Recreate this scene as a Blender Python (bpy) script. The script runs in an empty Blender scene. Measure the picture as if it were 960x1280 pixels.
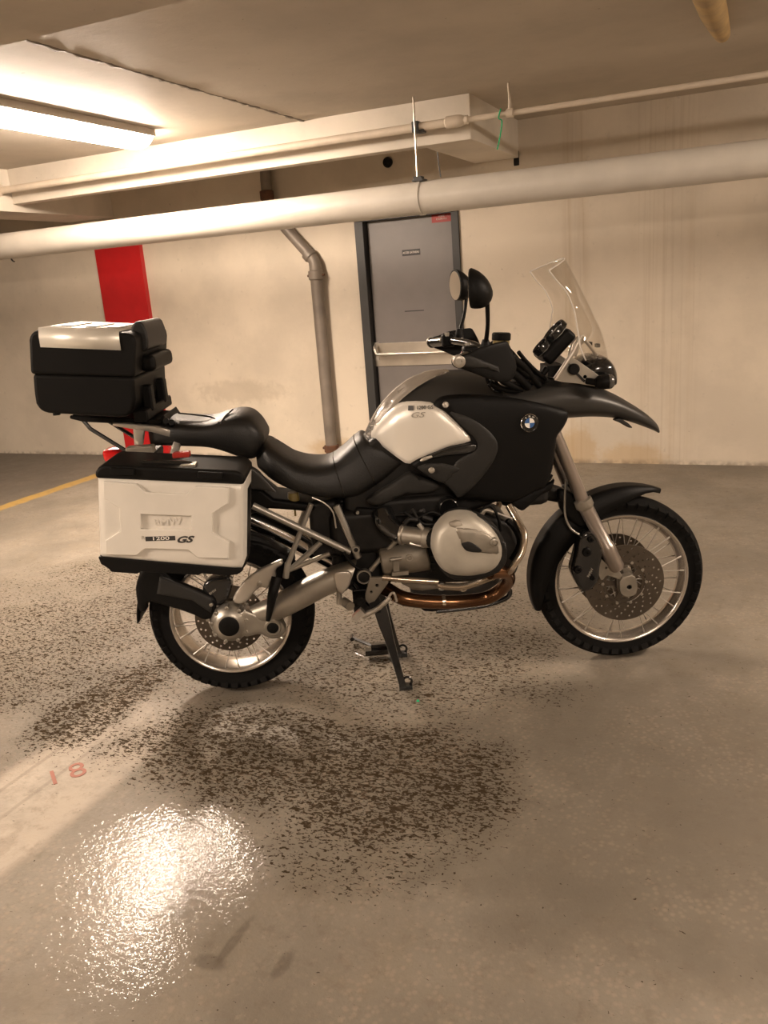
import bpy, bmesh, math, random
from math import sin, cos, pi, radians
from mathutils import Vector, Matrix
from mathutils.geometry import delaunay_2d_cdt
random.seed(7)
SC = bpy.context.scene
COL = SC.collection

# ------------------------------------------------------------------ camera, exposure, world
F, PITCH, ROLL, CH, YAW = 1042.3, radians(15.454), radians(4.318), 1.504, .4224
SC.view_settings.view_transform = 'Standard'
SC.view_settings.look = 'None'
SC.view_settings.gamma = 1
SC.view_settings.use_curve_mapping = False
SC.view_settings.exposure = 1.1
cam_d = bpy.data.cameras.new('camera')
cam_d.sensor_fit = 'VERTICAL'
cam_d.sensor_height = 36
cam_d.sensor_width = 27
cam_d.lens = F * 36 / 1280
cam_d.clip_start = .05
cam_o = bpy.data.objects.new('camera', cam_d)
COL.objects.link(cam_o)
cam_o.matrix_world = (Matrix.Translation((0, 0, CH)) @ Matrix.Rotation(YAW, 4, 'Z')
                      @ Matrix.Rotation(pi / 2 - PITCH, 4, 'X') @ Matrix.Rotation(-ROLL, 4, 'Z'))
SC.camera = cam_o
W = bpy.data.worlds.new('world')
SC.world = W
W.use_nodes = True
W.node_tree.nodes['Background'].inputs[0].default_value = (.02, .016, .012, 1)
W.node_tree.nodes['Background'].inputs[1].default_value = 1
SC.cycles.max_bounces = 8
SC.cycles.sample_clamp_indirect = 4

LAMP = (1.0, .81, .65)      # warm fluorescent
# fixtures: x, y centre, length, emission strength
FIXTURES = [(-3.77, 4.2, 1.36, 92), (-4.0, -1.0, 1.36, 150), (1.6, -1.3, 1.36, 70), (2.5, 3.2, 1.36, 85), (-8.6, 0.2, 1.36, 8)]  # the right-hand pair, at positive x, is added fill for the right wall

# ------------------------------------------------------------------ where things stand (metres)
WALL_Y, CEIL = 6.545, 2.566
_yc, _ys = cos(YAW), sin(YAW)
BX = Vector((-.6124 * _yc - 3.0226 * _ys, -.6124 * _ys + 3.0226 * _yc, 0))   # ground under the rear axle
BYAW = .0213 + YAW
def ray(px, py):
    dx, dy = px - 480, py - 640
    x = dx * cos(ROLL) - dy * sin(ROLL); y = dx * sin(ROLL) + dy * cos(ROLL)
    a, b, c = x, F * cos(PITCH) - y * sin(PITCH), -F * sin(PITCH) - y * cos(PITCH)
    return Vector((_yc * a - _ys * b, _ys * a + _yc * b, c))
def L(px, py, yl):
    """a measured point of the motorcycle: side view position at the lateral offset yl, in its own frame"""
    d = ray(px, py); n = Vector((-sin(BYAW), cos(BYAW), 0)); o = Vector((0, 0, CH))
    t = ((BX - o).dot(n) + yl) / d.dot(n); p = o + d * t - BX
    return Vector((p.x * cos(BYAW) + p.y * sin(BYAW), -p.x * sin(BYAW) + p.y * cos(BYAW), p.z))
def onY(px, py, Y): d = ray(px, py); return Vector((0, 0, CH)) + d * (Y / d.y)
def onZ(px, py, Z): d = ray(px, py); return Vector((0, 0, CH)) + d * ((Z - CH) / d.z)
def XZ(pts, y):
    r = []
    for p in pts:
        q = L(p[0], p[1], y); r.append((q.x, q.z))
    return r

# ------------------------------------------------------------------ materials
MATS = {}
def mat(name, col, rough=.5, metal=0.0, noise=0, bump=0, nscale=8, bscale=60, coat=0, spec=.5, emit=None, es=0, trans=0, alpha=1, dark=.6):
    m = bpy.data.materials.new(name); m.use_nodes = True
    nt = m.node_tree; b = nt.nodes['Principled BSDF']
    b.inputs['Base Color'].default_value = (*col, 1); b.inputs['Roughness'].default_value = rough
    b.inputs['Metallic'].default_value = metal; b.inputs['Specular IOR Level'].default_value = spec
    b.inputs['Coat Weight'].default_value = coat; b.inputs['Coat Roughness'].default_value = .08
    b.inputs['Transmission Weight'].default_value = trans; b.inputs['Alpha'].default_value = alpha
    if emit:
        b.inputs['Emission Color'].default_value = (*emit, 1); b.inputs['Emission Strength'].default_value = es
    tc = nt.nodes.new('ShaderNodeTexCoord')
    if noise:
        n = nt.nodes.new('ShaderNodeTexNoise'); n.inputs['Scale'].default_value = nscale; n.inputs['Detail'].default_value = 6
        nt.links.new(tc.outputs['Object'], n.inputs['Vector'])
        r = nt.nodes.new('ShaderNodeValToRGB'); r.color_ramp.elements[0].position = .3; r.color_ramp.elements[1].position = .7
        r.color_ramp.elements[0].color = (*[c * (1 - noise * dark) for c in col], 1)
        r.color_ramp.elements[1].color = (*[min(1, c * (1 + noise * .4)) for c in col], 1)
        nt.links.new(n.outputs[0], r.inputs[0]); nt.links.new(r.outputs[0], b.inputs['Base Color'])
        mr = nt.nodes.new('ShaderNodeMapRange'); mr.inputs['To Min'].default_value = max(0, rough - .12 * noise * 2); mr.inputs['To Max'].default_value = min(1, rough + .12 * noise * 2)
        nt.links.new(n.outputs[0], mr.inputs[0]); nt.links.new(mr.outputs[0], b.inputs['Roughness'])
    if bump:
        n2 = nt.nodes.new('ShaderNodeTexNoise'); n2.inputs['Scale'].default_value = bscale; n2.inputs['Detail'].default_value = 4
        nt.links.new(tc.outputs['Object'], n2.inputs['Vector'])
        bp = nt.nodes.new('ShaderNodeBump'); bp.inputs['Strength'].default_value = bump; bp.inputs['Distance'].default_value = .004
        nt.links.new(n2.outputs[0], bp.inputs['Height']); nt.links.new(bp.outputs[0], b.inputs['Normal'])
    MATS[name] = m
    return m
mat('silver_case', (.64, .605, .545), .42, .08, .10, .04)
mat('silver_tank', (.78, .74, .67), .33, .28)
mat('dark_tank', (.042, .040, .037), .38, .35, spec=.3)
mat('trim_silver', (.60, .57, .53), .22, .75)
mat('charcoal', (.018, .017, .0155), .55, spec=.25, metal=0, bump=.15, bscale=300)
mat('black_plastic', (.004, .0037, .0034), .5, spec=.14, metal=0, noise=.2, bump=.12, bscale=260)
mat('black_gloss', (.008, .008, .008), .16, 0, coat=.5)
mat('seat_vinyl', (.007, .0065, .006), .45, spec=.4, bump=.25, bscale=240)
mat('rubber', (.006, .0057, .0053), .8, spec=.1, noise=.3, bump=.3, bscale=120)
mat('alloy', (.40, .37, .32), .38, .85, .25, .05)
mat('alloy_light', (.55, .51, .45), .34, .75, .15)
mat('cast_alloy', (.28, .25, .205), .5, .7, .4, .15, nscale=14)
mat('rim_alloy', (.58, .53, .47), .26, .9, .15)
mat('spoke_steel', (.45, .42, .38), .3, .9)
mat('chrome', (.75, .73, .70), .12, 1)
mat('frame_silver', (.36, .34, .30), .35, .7, .15)
mat('bronze_pipe', (.17, .085, .042), .22, .92, .5, nscale=6)
mat('bar_steel', (.50, .42, .33), .22, .9, .2)
mat('engine_dark', (.014, .013, .012), .5, .3, .5, .2, spec=.3, nscale=20)
mat('disc_steel', (.13, .11, .09), .35, .9, .3)
mat('cover_alloy', (.42, .385, .325), .48, .35, .3, .06, nscale=10)
mat('fork_silver', (.33, .285, .25), .32, .8, .1)
mat('red_lens', (.55, .012, .012), .15, 0, coat=.4)
mat('red_latch', (.30, .02, .012), .4)
mat('smoke_lens', (.06, .055, .05), .2, 0, coat=.3)
mat('mirror_glass', (.9, .9, .9), .02, 1)
mat('fluid', (.20, .15, .05), .3, coat=.3)
mat('dial', (.22, .21, .19), .25, 0, coat=.6)
mat('white_mark', (.75, .72, .66), .5)
mat('blue_mark', (.03, .10, .28), .4)
mat('dark_mark', (.03, .028, .026), .5)
mat('grey_mark', (.36, .33, .28), .4, .3)
mat('bare_metal', (.72, .68, .60), .38, .35)
mat('steel_brushed', (.55, .50, .43), .3, .85, .15)
mat('door_grey', (.165, .15, .142), .42, 0, .10, .05)
mat('frame_dark', (.028, .028, .027), .5, 0, .2)
mat('red_paint', (.45, .012, .014), .45, 0, .15, .1)
mat('pipe_paint', (.50, .465, .41), .38, 0, .12, .08)
mat('pipe_cream', (.60, .52, .42), .5, 0, .2, .1)
mat('drain_pipe', (.20, .17, .14), .5, .2, .5, .2, nscale=5)
mat('rust', (.10, .045, .022), .85, 0, .5, .4, nscale=25)
mat('stained_pipe', (.36, .24, .10), .6, 0, .6, .3, nscale=9)
mat('sign_black', (.012, .010, .009), .5)
mat('sign_red', (.34, .03, .025), .5)
mat('sign_text', (.55, .50, .45), .5)
mat('lens_white', (.9, .9, .9), .4)
mat('fixture_metal', (.55, .5, .44), .45)
mat('green_glass', (.02, .45, .20), .1, coat=.6)
mat('red_stencil', (.30, .12, .085), .7)
# windscreen acrylic
m = bpy.data.materials.new('acrylic'); m.use_nodes = True; MATS['acrylic'] = m
nt = m.node_tree; nt.nodes.clear()
o_ = nt.nodes.new('ShaderNodeOutputMaterial'); t_ = nt.nodes.new('ShaderNodeBsdfTransparent'); t_.inputs[0].default_value = (.965, .955, .94, 1)
g_ = nt.nodes.new('ShaderNodeBsdfGlossy'); g_.inputs['Roughness'].default_value = .04; f_ = nt.nodes.new('ShaderNodeMath'); f_.operation = 'MULTIPLY_ADD'; lw_ = nt.nodes.new('ShaderNodeLayerWeight'); lw_.inputs[0].default_value = .25; nt.links.new(lw_.outputs['Facing'], f_.inputs[0]); f_.inputs[1].default_value = .30; f_.inputs[2].default_value = .03
x_ = nt.nodes.new('ShaderNodeMixShader'); nt.links.new(f_.outputs[0], x_.inputs[0]); nt.links.new(t_.outputs[0], x_.inputs[1]); nt.links.new(g_.outputs[0], x_.inputs[2]); nt.links.new(x_.outputs[0], o_.inputs[0])
mat('acrylic_edge', (.80, .76, .70), .25, alpha=.45)
def M(n): return MATS[n]

def nmath(nt, op, a, b=None, c=None, clamp=False):
    n = nt.nodes.new('ShaderNodeMath'); n.operation = op; n.use_clamp = clamp
    for i, v in enumerate((a, b, c)):
        if v is None: continue
        if isinstance(v, (int, float)): n.inputs[i].default_value = v
        else: nt.links.new(v, n.inputs[i])
    return n.outputs[0]
def nmix(nt, f, a, b):
    n = nt.nodes.new('ShaderNodeMix'); n.data_type = 'RGBA'
    for s, v in ((n.inputs[0], f), (n.inputs[6], a), (n.inputs[7], b)):
        if isinstance(v, (int, float)): s.default_value = v
        elif isinstance(v, tuple): s.default_value = (*v, 1)
        else: nt.links.new(v, s)
    return n.outputs[2]
def nnoise(nt, vec, scale, detail=5, rough=.55, dist=0):
    n = nt.nodes.new('ShaderNodeTexNoise'); n.inputs['Scale'].default_value = scale; n.inputs['Detail'].default_value = detail
    n.inputs['Roughness'].default_value = rough; n.inputs['Distortion'].default_value = dist
    nt.links.new(vec, n.inputs['Vector']); return n.outputs[0]
def nstep(nt, v, lo, hi):
    n = nt.nodes.new('ShaderNodeMapRange'); n.interpolation_type = 'SMOOTHSTEP'
    nt.links.new(v, n.inputs[0]); n.inputs[1].default_value = lo; n.inputs[2].default_value = hi
    return n.outputs[0]
def pos_nodes(nt):
    g = nt.nodes.new('ShaderNodeNewGeometry'); s = nt.nodes.new('ShaderNodeSeparateXYZ')
    nt.links.new(g.outputs['Position'], s.inputs[0]); return g.outputs['Position'], s.outputs[0], s.outputs[1], s.outputs[2]
def nscalevec(nt, vec, s):
    n = nt.nodes.new('ShaderNodeVectorMath'); n.operation = 'MULTIPLY'; nt.links.new(vec, n.inputs[0]); n.inputs[1].default_value = s
    return n.outputs[0]
def blob(nt, X, Y, c, r, warp, amt=.25):
    """soft ellipse on the plane, edge broken up by noise"""
    dx = nmath(nt, 'DIVIDE', nmath(nt, 'SUBTRACT', X, c[0]), r[0]); dy = nmath(nt, 'DIVIDE', nmath(nt, 'SUBTRACT', Y, c[1]), r[1])
    d = nmath(nt, 'SQRT', nmath(nt, 'ADD', nmath(nt, 'MULTIPLY', dx, dx), nmath(nt, 'MULTIPLY', dy, dy)))
    d = nmath(nt, 'ADD', d, nmath(nt, 'MULTIPLY', nmath(nt, 'SUBTRACT', warp, .5), amt * 4))
    return nmath(nt, 'SUBTRACT', 1, nstep(nt, d, .55, 1.15), clamp=True)

def floor_material():
    m = bpy.data.materials.new('floor_concrete'); m.use_nodes = True; nt = m.node_tree; b = nt.nodes['Principled BSDF']
    P, X, Y, Z = pos_nodes(nt)
    big = nnoise(nt, P, 1.3, 6, .6); mid = nnoise(nt, P, 6, 8, .65); fine = nnoise(nt, P, 45, 6, .7)
    col = nmix(nt, nstep(nt, big, .3, .7), (.150, .130, .103), (.225, .197, .158))
    col = nmix(nt, nmath(nt, 'MULTIPLY', nstep(nt, mid, .42, .72), .45), col, (.20, .165, .12))
    col = nmix(nt, nmath(nt, 'MULTIPLY', nstep(nt, fine, .5, .8), .25), col, (.12, .10, .075))
    # pale broad pour at the far side, worn white parking stripe
    stripe = nmath(nt, 'MULTIPLY', nstep(nt, X, -2.28, -2.22), nmath(nt, 'SUBTRACT', 1, nstep(nt, X, -1.86, -1.80)))
    stripe = nmath(nt, 'MULTIPLY', stripe, nmath(nt, 'SUBTRACT', 1, nstep(nt, Y, 2.0, 2.5)))
    stripe = nmath(nt, 'MULTIPLY', stripe, nmath(nt, 'ADD', .35, nmath(nt, 'MULTIPLY', nstep(nt, mid, .3, .6), .4)))
    col = nmix(nt, nmath(nt, 'MULTIPLY', stripe, .8), col, (.50, .43, .35))
    for xl in (-2.17, -2.05):
        ln = nmath(nt, 'SUBTRACT', 1, nstep(nt, nmath(nt, 'ABSOLUTE', nmath(nt, 'ADD', nmath(nt, 'SUBTRACT', X, xl), nmath(nt, 'MULTIPLY', mid, .02))), .004, .012))
        ln = nmath(nt, 'MULTIPLY', ln, nmath(nt, 'SUBTRACT', 1, nstep(nt, Y, 1.9, 2.3)))
        col = nmix(nt, nmath(nt, 'MULTIPLY', ln, .45), col, (.17, .14, .11))
    # yellow bay line and darker bay beyond it
    yl = nmath(nt, 'ADD', X, nmath(nt, 'MULTIPLY', nmath(nt, 'SUBTRACT', mid, .5), .08))
    band = nmath(nt, 'MULTIPLY', nstep(nt, yl, -5.46, -5.43), nmath(nt, 'SUBTRACT', 1, nstep(nt, yl, -5.33, -5.29)))
    bay = nmath(nt, 'SUBTRACT', 1, nstep(nt, yl, -5.47, -5.41))
    col = nmix(nt, nmath(nt, 'MULTIPLY', bay, .72), col, (.10, .085, .068))
    col = nmix(nt, nmath(nt, 'MULTIPLY', band, .8), col, (.42, .26, .05))
    m2 = nnoise(nt, P, 17, 8, .72); m3 = nnoise(nt, P, 3.2, 7, .7, .8)
    col = nmix(nt, nmath(nt, 'MULTIPLY', nstep(nt, m2, .50, .68), .40), col, (.115, .088, .062))
    col = nmix(nt, nmath(nt, 'MULTIPLY', nstep(nt, m3, .54, .62), .30), col, (.135, .112, .085))
    col = nmix(nt, nmath(nt, 'MULTIPLY', nstep(nt, nnoise(nt, P, 28, 6, .7), .56, .70), .35), col, (.30, .245, .19))
    # broad brownish dirt
    w1 = nnoise(nt, P, 2.6, 5, .6)
    wet = None
    for c, r, k in ((( -2.9, 3.5), (1.1, .35), .55), ((-2.3, 2.55), (.55, .55), .5), ((-1.45, 2.1), (.75, .38), .75), ((-1.25, 2.6), (.6, .3), .5),
                    ((-.95, 1.75), (.35, .25), .5), ((-1.6, 3.3), (1.2, .8), .5), ((-1.3, 2.8), (.8, .45), .6), ((-3.0, 2.6), (.9, .8), .62), ((-2.25, 2.25), (.22, .5), .8), ((-1.0, 2.1), (.5, .45), .78), ((-1.1, 3.1), (.6, .35), .6), ((-3.6, 3.0), (.8, .5), .4), ((-2.5, 4.6), (1.6, .35), .4)):
        g = nmath(nt, 'MULTIPLY', blob(nt, X, Y, c, r, w1), k)
        wet = g if wet is None else nmath(nt, 'MAXIMUM', wet, g)
    col = nmix(nt, nmath(nt, 'MULTIPLY', wet, .45), col, (.085, .068, .046))
    col = nmix(nt, nmath(nt, 'MULTIPLY', blob(nt, X, Y, (-.15, 2.3), (1.0, .85), w1, .2), .5), col, (.105, .088, .066))
    # flakes: dark peeled chips, dense inside the stained areas, sparse elsewhere
    sv = nscalevec(nt, P, (1.0, 1.7, 1.0))
    fl1 = nnoise(nt, sv, 62, 3, .6, .6); fl2 = nnoise(nt, sv, 27, 6, .68, .5)
    th = nmath(nt, 'SUBTRACT', .70, nmath(nt, 'MULTIPLY', wet, .235))
    d1 = nstep(nt, nmath(nt, 'SUBTRACT', fl1, th), -.004, .010)
    d2 = nstep(nt, nmath(nt, 'SUBTRACT', fl2, nmath(nt, 'ADD', th, .02)), 0, .012)
    chips = nmath(nt, 'MAXIMUM', d1, d2)
    col = nmix(nt, nmath(nt, 'MULTIPLY', chips, .93), col, (.034, .023, .013))
    for c, r in (((-1.085, 1.34), (.016, .085)), ((-.935, 1.32), (.02, .05)), ((-1.10, 1.27), (.05, .025))):
        col = nmix(nt, nmath(nt, 'MULTIPLY', blob(nt, X, Y, c, r, m2, .3), .42), col, (.045, .033, .02))
    # pink-brown exposed aggregate, lower right
    v = nt.nodes.new('ShaderNodeTexVoronoi'); v.inputs['Scale'].default_value = 55; nt.links.new(P, v.inputs['Vector'])
    ag = nmath(nt, 'MULTIPLY', nmath(nt, 'SUBTRACT', 1, nstep(nt, v.outputs['Distance'], .15, .5)), nstep(nt, w1, .4, .6))
    col = nmix(nt, nmath(nt, 'MULTIPLY', ag, .17), col, (.42, .32, .24))
    nt.links.new(col, b.inputs['Base Color'])
    # a few marks: scraped lines
    rg = nmath(nt, 'ADD', .42, nmath(nt, 'MULTIPLY', mid, .32)); rg = nmath(nt, 'ADD', rg, nmath(nt, 'MULTIPLY', chips, .05))
    nt.links.new(rg, b.inputs['Roughness']); nt.links.new(nmath(nt, 'MULTIPLY', nmath(nt, 'SUBTRACT', 1, chips), .3), b.inputs['Specular IOR Level'])
    # film of damp
    damp = blob(nt, X, Y, (-1.45, 1.38), (.46, .46), w1, .2)
    film = nmath(nt, 'MULTIPLY', blob(nt, X, Y, (-1.35, 1.95), (1.3, 1.1), w1, .15), nmath(nt, 'SUBTRACT', 1, nmath(nt, 'MULTIPLY', chips, 1.0)))
    nt.links.new(nmath(nt, 'MULTIPLY', nmath(nt, 'SUBTRACT', nmath(nt, 'ADD', film, .12, clamp=True), nmath(nt, 'MULTIPLY', damp, .45)), .7), b.inputs['Coat Weight']); b.inputs['Coat Roughness'].default_value = .05
    ch_ = nmath(nt, 'MULTIPLY', nnoise(nt, P, 48, 3, .6), nmath(nt, 'ADD', .05, nmath(nt, 'MULTIPLY', damp, .36)))
    cb_ = nt.nodes.new('ShaderNodeBump'); cb_.inputs['Strength'].default_value = .8; cb_.inputs['Distance'].default_value = .006
    nt.links.new(ch_, cb_.inputs['Height'])
    h = nmath(nt, 'ADD', nmath(nt, 'MULTIPLY', fine, .5), nmath(nt, 'MULTIPLY', nnoise(nt, P, 90, 3, .6), .35))
    h = nmath(nt, 'SUBTRACT', nmath(nt, 'ADD', h, nmath(nt, 'MULTIPLY', mid, .8)), nmath(nt, 'MULTIPLY', chips, .5))
    bp = nt.nodes.new('ShaderNodeBump'); bp.inputs['Strength'].default_value = .55; bp.inputs['Distance'].default_value = .006
    nt.links.new(h, bp.inputs['Height']); nt.links.new(bp.outputs[0], b.inputs['Normal']); nt.links.new(cb_.outputs[0], b.inputs['Coat Normal'])
    MATS['floor'] = m
floor_material()

def wall_material(name, base, rust=False):
    m = bpy.data.materials.new(name); m.use_nodes = True; nt = m.node_tree; b = nt.nodes['Principled BSDF']
    P, X, Y, Z = pos_nodes(nt)
    n1 = nnoise(nt, P, 1.5, 6, .6); n2 = nnoise(nt, P, 14, 6, .65)
    d = tuple(c * .82 for c in base)
    col = nmix(nt, nstep(nt, n1, .35, .7), base, d)
    col = nmix(nt, nmath(nt, 'MULTIPLY', nstep(nt, n2, .62, .75), .35), col, tuple(c * .55 for c in base))
    if rust:
        # rust runs down the wall: thin vertical streaks in two bands
        sx = nscalevec(nt, P, (38, 0, .5)); s1 = nnoise(nt, sx, 1, 4, .6)
        sx2 = nscalevec(nt, P, (9, 0, .35)); s2 = nnoise(nt, sx2, 1, 3, .6)
        for c, wdt, k in ((-1.22, .12, .85), (-.58, .30, .55)):
            g = nmath(nt, 'SUBTRACT', 1, nstep(nt, nmath(nt, 'ABSOLUTE', nmath(nt, 'SUBTRACT', X, c)), wdt * .4, wdt))
            st = nmath(nt, 'MULTIPLY', g, nstep(nt, s1, .48, .66))
            col = nmix(nt, nmath(nt, 'MULTIPLY', st, .30 * k), col, (.26, .17, .08))
            st = nmath(nt, 'MULTIPLY', g, nstep(nt, s2, .45, .7))
            col = nmix(nt, nmath(nt, 'MULTIPLY', st, .30 * k), col, (.34, .22, .09))
        for c, r in (((-1.22, .1), (.16, .22)), ((-.80, .04), (.28, .14)), ((-3.35, .1), (.3, .10))):
            g = blob(nt, X, Z, c, r, n2, .25)
            col = nmix(nt, nmath(nt, 'MULTIPLY', g, .45), col, (.40, .25, .09))
        # grime under the pipe, at the foot of the wall and scuffs
        g = nmath(nt, 'MULTIPLY', nmath(nt, 'SUBTRACT', 1, nstep(nt, Z, 0, .05)), nstep(nt, n2, .35, .6))
        col = nmix(nt, nmath(nt, 'MULTIPLY', g, .6), col, (.12, .09, .06))
        g = nmath(nt, 'MULTIPLY', blob(nt, X, Z, (-4.3, .62), (.5, .12), n2, .4), .3)
        col = nmix(nt, g, col, (.25, .20, .14))
    sp = nnoise(nt, P, 22, 2, .5)
    col = nmix(nt, nmath(nt, 'MULTIPLY', nstep(nt, sp, .76, .79), .55), col, (.14, .10, .06))
    nt.links.new(col, b.inputs['Base Color']); b.inputs['Roughness'].default_value = .62
    bp = nt.nodes.new('ShaderNodeBump'); bp.inputs['Strength'].default_value = .35; bp.inputs['Distance'].default_value = .006
    nt.links.new(nmath(nt, 'ADD', n2, n1), bp.inputs['Height']); nt.links.new(bp.outputs[0], b.inputs['Normal'])
    MATS[name] = m
wall_material('wall_paint', (.62, .545, .44), True)
wall_material('ceiling_paint', (.47, .415, .34))
wall_material('beam_paint', (.68, .62, .53))

# ------------------------------------------------------------------ mesh building
class G:
    def __init__(s): s.v = []; s.f = []
    def add(s, vs, fs, mx=None):
        o = len(s.v)
        s.v += [tuple(mx @ Vector(v)) if mx else tuple(v) for v in vs]
        s.f += [tuple(i + o for i in f) for f in fs]
        return s
    def box(s, c, d, rot=None):
        x, y, z = [k / 2 for k in d]
        vs = [(-x, -y, -z), (x, -y, -z), (x, y, -z), (-x, y, -z), (-x, -y, z), (x, -y, z), (x, y, z), (-x, y, z)]
        fs = [(0, 3, 2, 1), (4, 5, 6, 7), (0, 1, 5, 4), (1, 2, 6, 5), (2, 3, 7, 6), (3, 0, 4, 7)]
        mx = Matrix.Translation(c)
        if rot is not None: mx = mx @ (rot.to_4x4() if len(rot) == 3 else rot)
        return s.add(vs, fs, mx)
    def lathe(s, c, axis, prof, n=32, closed=False, cap=True):
        """prof: (radius, along); closed joins last to first"""
        a = Vector(axis).normalized(); q = a.to_track_quat('Z', 'Y').to_matrix().to_4x4()
        vs = []; fs = []; m = len(prof)
        for r, t in prof:
            for k in range(n):
                an = 2 * pi * k / n; vs.append((r * cos(an), r * sin(an), t))
        rng = m if closed else m - 1
        for i in range(rng):
            j = (i + 1) % m
            for k in range(n):
                l = (k + 1) % n; fs.append((i * n + k, i * n + l, j * n + l, j * n + k))
        if not closed and cap:
            if prof[0][0] > 1e-4: fs.append(tuple(range(n - 1, -1, -1)))
            if prof[-1][0] > 1e-4: fs.append(tuple((m - 1) * n + k for k in range(n)))
        return s.add(vs, fs, Matrix.Translation(c) @ q)
    def cyl(s, a, b, r, r2=None, n=16):
        a, b = Vector(a), Vector(b); d = (b - a).length; r2 = r if r2 is None else r2
        return s.lathe(a, b - a, [(r, 0), (r2, d)], n)
    def tube(s, pts, r, n=10, smooth=True, closed=False):
        pts = [Vector(p) for p in pts]
        rs = r if isinstance(r, (list, tuple)) else [r] * len(pts)
        if smooth and len(pts) > 2:
            q = []; rr = []; m = len(pts)
            for i in range(m if closed else m - 1):
                if closed: p0, p1, p2, p3 = pts[i - 1], pts[i], pts[(i + 1) % m], pts[(i + 2) % m]
                else: p0, p1, p2, p3 = pts[max(i - 1, 0)], pts[i], pts[i + 1], pts[min(i + 2, m - 1)]
                for k in range(6):
                    t = k / 6
                    q.append(.5 * ((2 * p1) + (p2 - p0) * t + (2 * p0 - 5 * p1 + 4 * p2 - p3) * t * t + (3 * p1 - p0 - 3 * p2 + p3) * t ** 3))
                    rr.append(rs[i] + (rs[(i + 1) % m] - rs[i]) * t)
            if not closed: q.append(pts[-1]); rr.append(rs[-1])
            pts, rs = q, rr
        m = len(pts); vs = []; fs = []
        tan = []
        for i in range(m):
            a = pts[(i - 1) % m] if (closed or i > 0) else pts[0]; b = pts[(i + 1) % m] if (closed or i < m - 1) else pts[-1]
            tan.append((b - a).normalized())
        u = tan[0].orthogonal().normalized()
        for i in range(m):
            u = (u - tan[i] * u.dot(tan[i])).normalized(); w = tan[i].cross(u)
            for k in range(n):
                an = 2 * pi * k / n; vs.append(pts[i] + (u * cos(an) + w * sin(an)) * rs[i])
        for i in range(m if closed else m - 1):
            j = (i + 1) % m
            for k in range(n):
                l = (k + 1) % n; fs.append((i * n + k, i * n + l, j * n + l, j * n + k))
        if not closed: fs.append(tuple(range(n - 1, -1, -1))); fs.append(tuple((m - 1) * n + k for k in range(n)))
        return s.add(vs, fs)
    def rings(s, rings, cap=True):
        n = len(rings[0]); vs = [p for r in rings for p in r]; fs = []
        for i in range(len(rings) - 1):
            for k in range(n):
                l = (k + 1) % n; fs.append((i * n + k, i * n + l, (i + 1) * n + l, (i + 1) * n + k))
        if cap: fs.append(tuple(range(n - 1, -1, -1))); fs.append(tuple((len(rings) - 1) * n + k for k in range(n)))
        return s.add(vs, fs)
    def prism(s, poly, y0, y1):
        n = len(poly)
        if sum(poly[i][0] * poly[(i + 1) % n][1] - poly[(i + 1) % n][0] * poly[i][1] for i in range(n)) < 0: poly = poly[::-1]
        vs = [(x, y0, z) for x, z in poly] + [(x, y1, z) for x, z in poly]
        fs = [tuple(range(n)), tuple(range(2 * n - 1, n - 1, -1))] + [(i, i + n, (i + 1) % n + n, (i + 1) % n) for i in range(n)]
        return s.add(vs, fs)
    def sheet(s, grid):
        m, n = len(grid), len(grid[0])
        return s.add([p for r in grid for p in r], [(i * n + k, i * n + k + 1, (i + 1) * n + k + 1, (i + 1) * n + k) for i in range(m - 1) for k in range(n - 1)])

def tag(o, label=None, cat=None, group=None, kind=None):
    if label: o['label'] = label
    if cat: o['category'] = cat
    if group: o['group'] = group
    if kind: o['kind'] = kind
    return o
def build(name, g, m, parent=None, label=None, bevel=0, seg=2, sharp=38, solid=0, loc=None, weld=False):
    me = bpy.data.meshes.new(name)
    me.from_pydata([tuple(v) for v in g.v], [], g.f); me.validate()
    bm = bmesh.new(); bm.from_mesh(me)
    if weld: bmesh.ops.remove_doubles(bm, verts=bm.verts, dist=1e-5)
    bmesh.ops.recalc_face_normals(bm, faces=bm.faces)
    for f in bm.faces: f.smooth = True
    bm.to_mesh(me); bm.free()
    me.materials.append(M(m) if isinstance(m, str) else m)
    if not bevel: me.set_sharp_from_angle(angle=radians(sharp))
    o = bpy.data.objects.new(name, me); COL.objects.link(o)
    if parent: o.parent = parent
    if loc is not None: o.location = loc
    if label: o['label'] = label
    if solid:
        md = o.modifiers.new('solid', 'SOLIDIFY'); md.thickness = solid; md.offset = 0
    if bevel:
        md = o.modifiers.new('bevel', 'BEVEL'); md.width = bevel; md.segments = seg; md.limit_method = 'ANGLE'; md.angle_limit = radians(32); md.harden_normals = True
    return o
def empty(name, loc, rz=0, label=None, cat=None, group=None):
    o = bpy.data.objects.new(name, None); COL.objects.link(o); o.location = loc; o.rotation_euler = (0, 0, rz); o.empty_display_size = .2
    return tag(o, label, cat, group)
def chaikin(p, it=2):
    for _ in range(it):
        q = []
        for i in range(len(p)):
            a, b = p[i], p[(i + 1) % len(p)]
            q.append((a[0] * .8 + b[0] * .2, a[1] * .8 + b[1] * .2)); q.append((a[0] * .2 + b[0] * .8, a[1] * .2 + b[1] * .8))
        p = q
    return p
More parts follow.
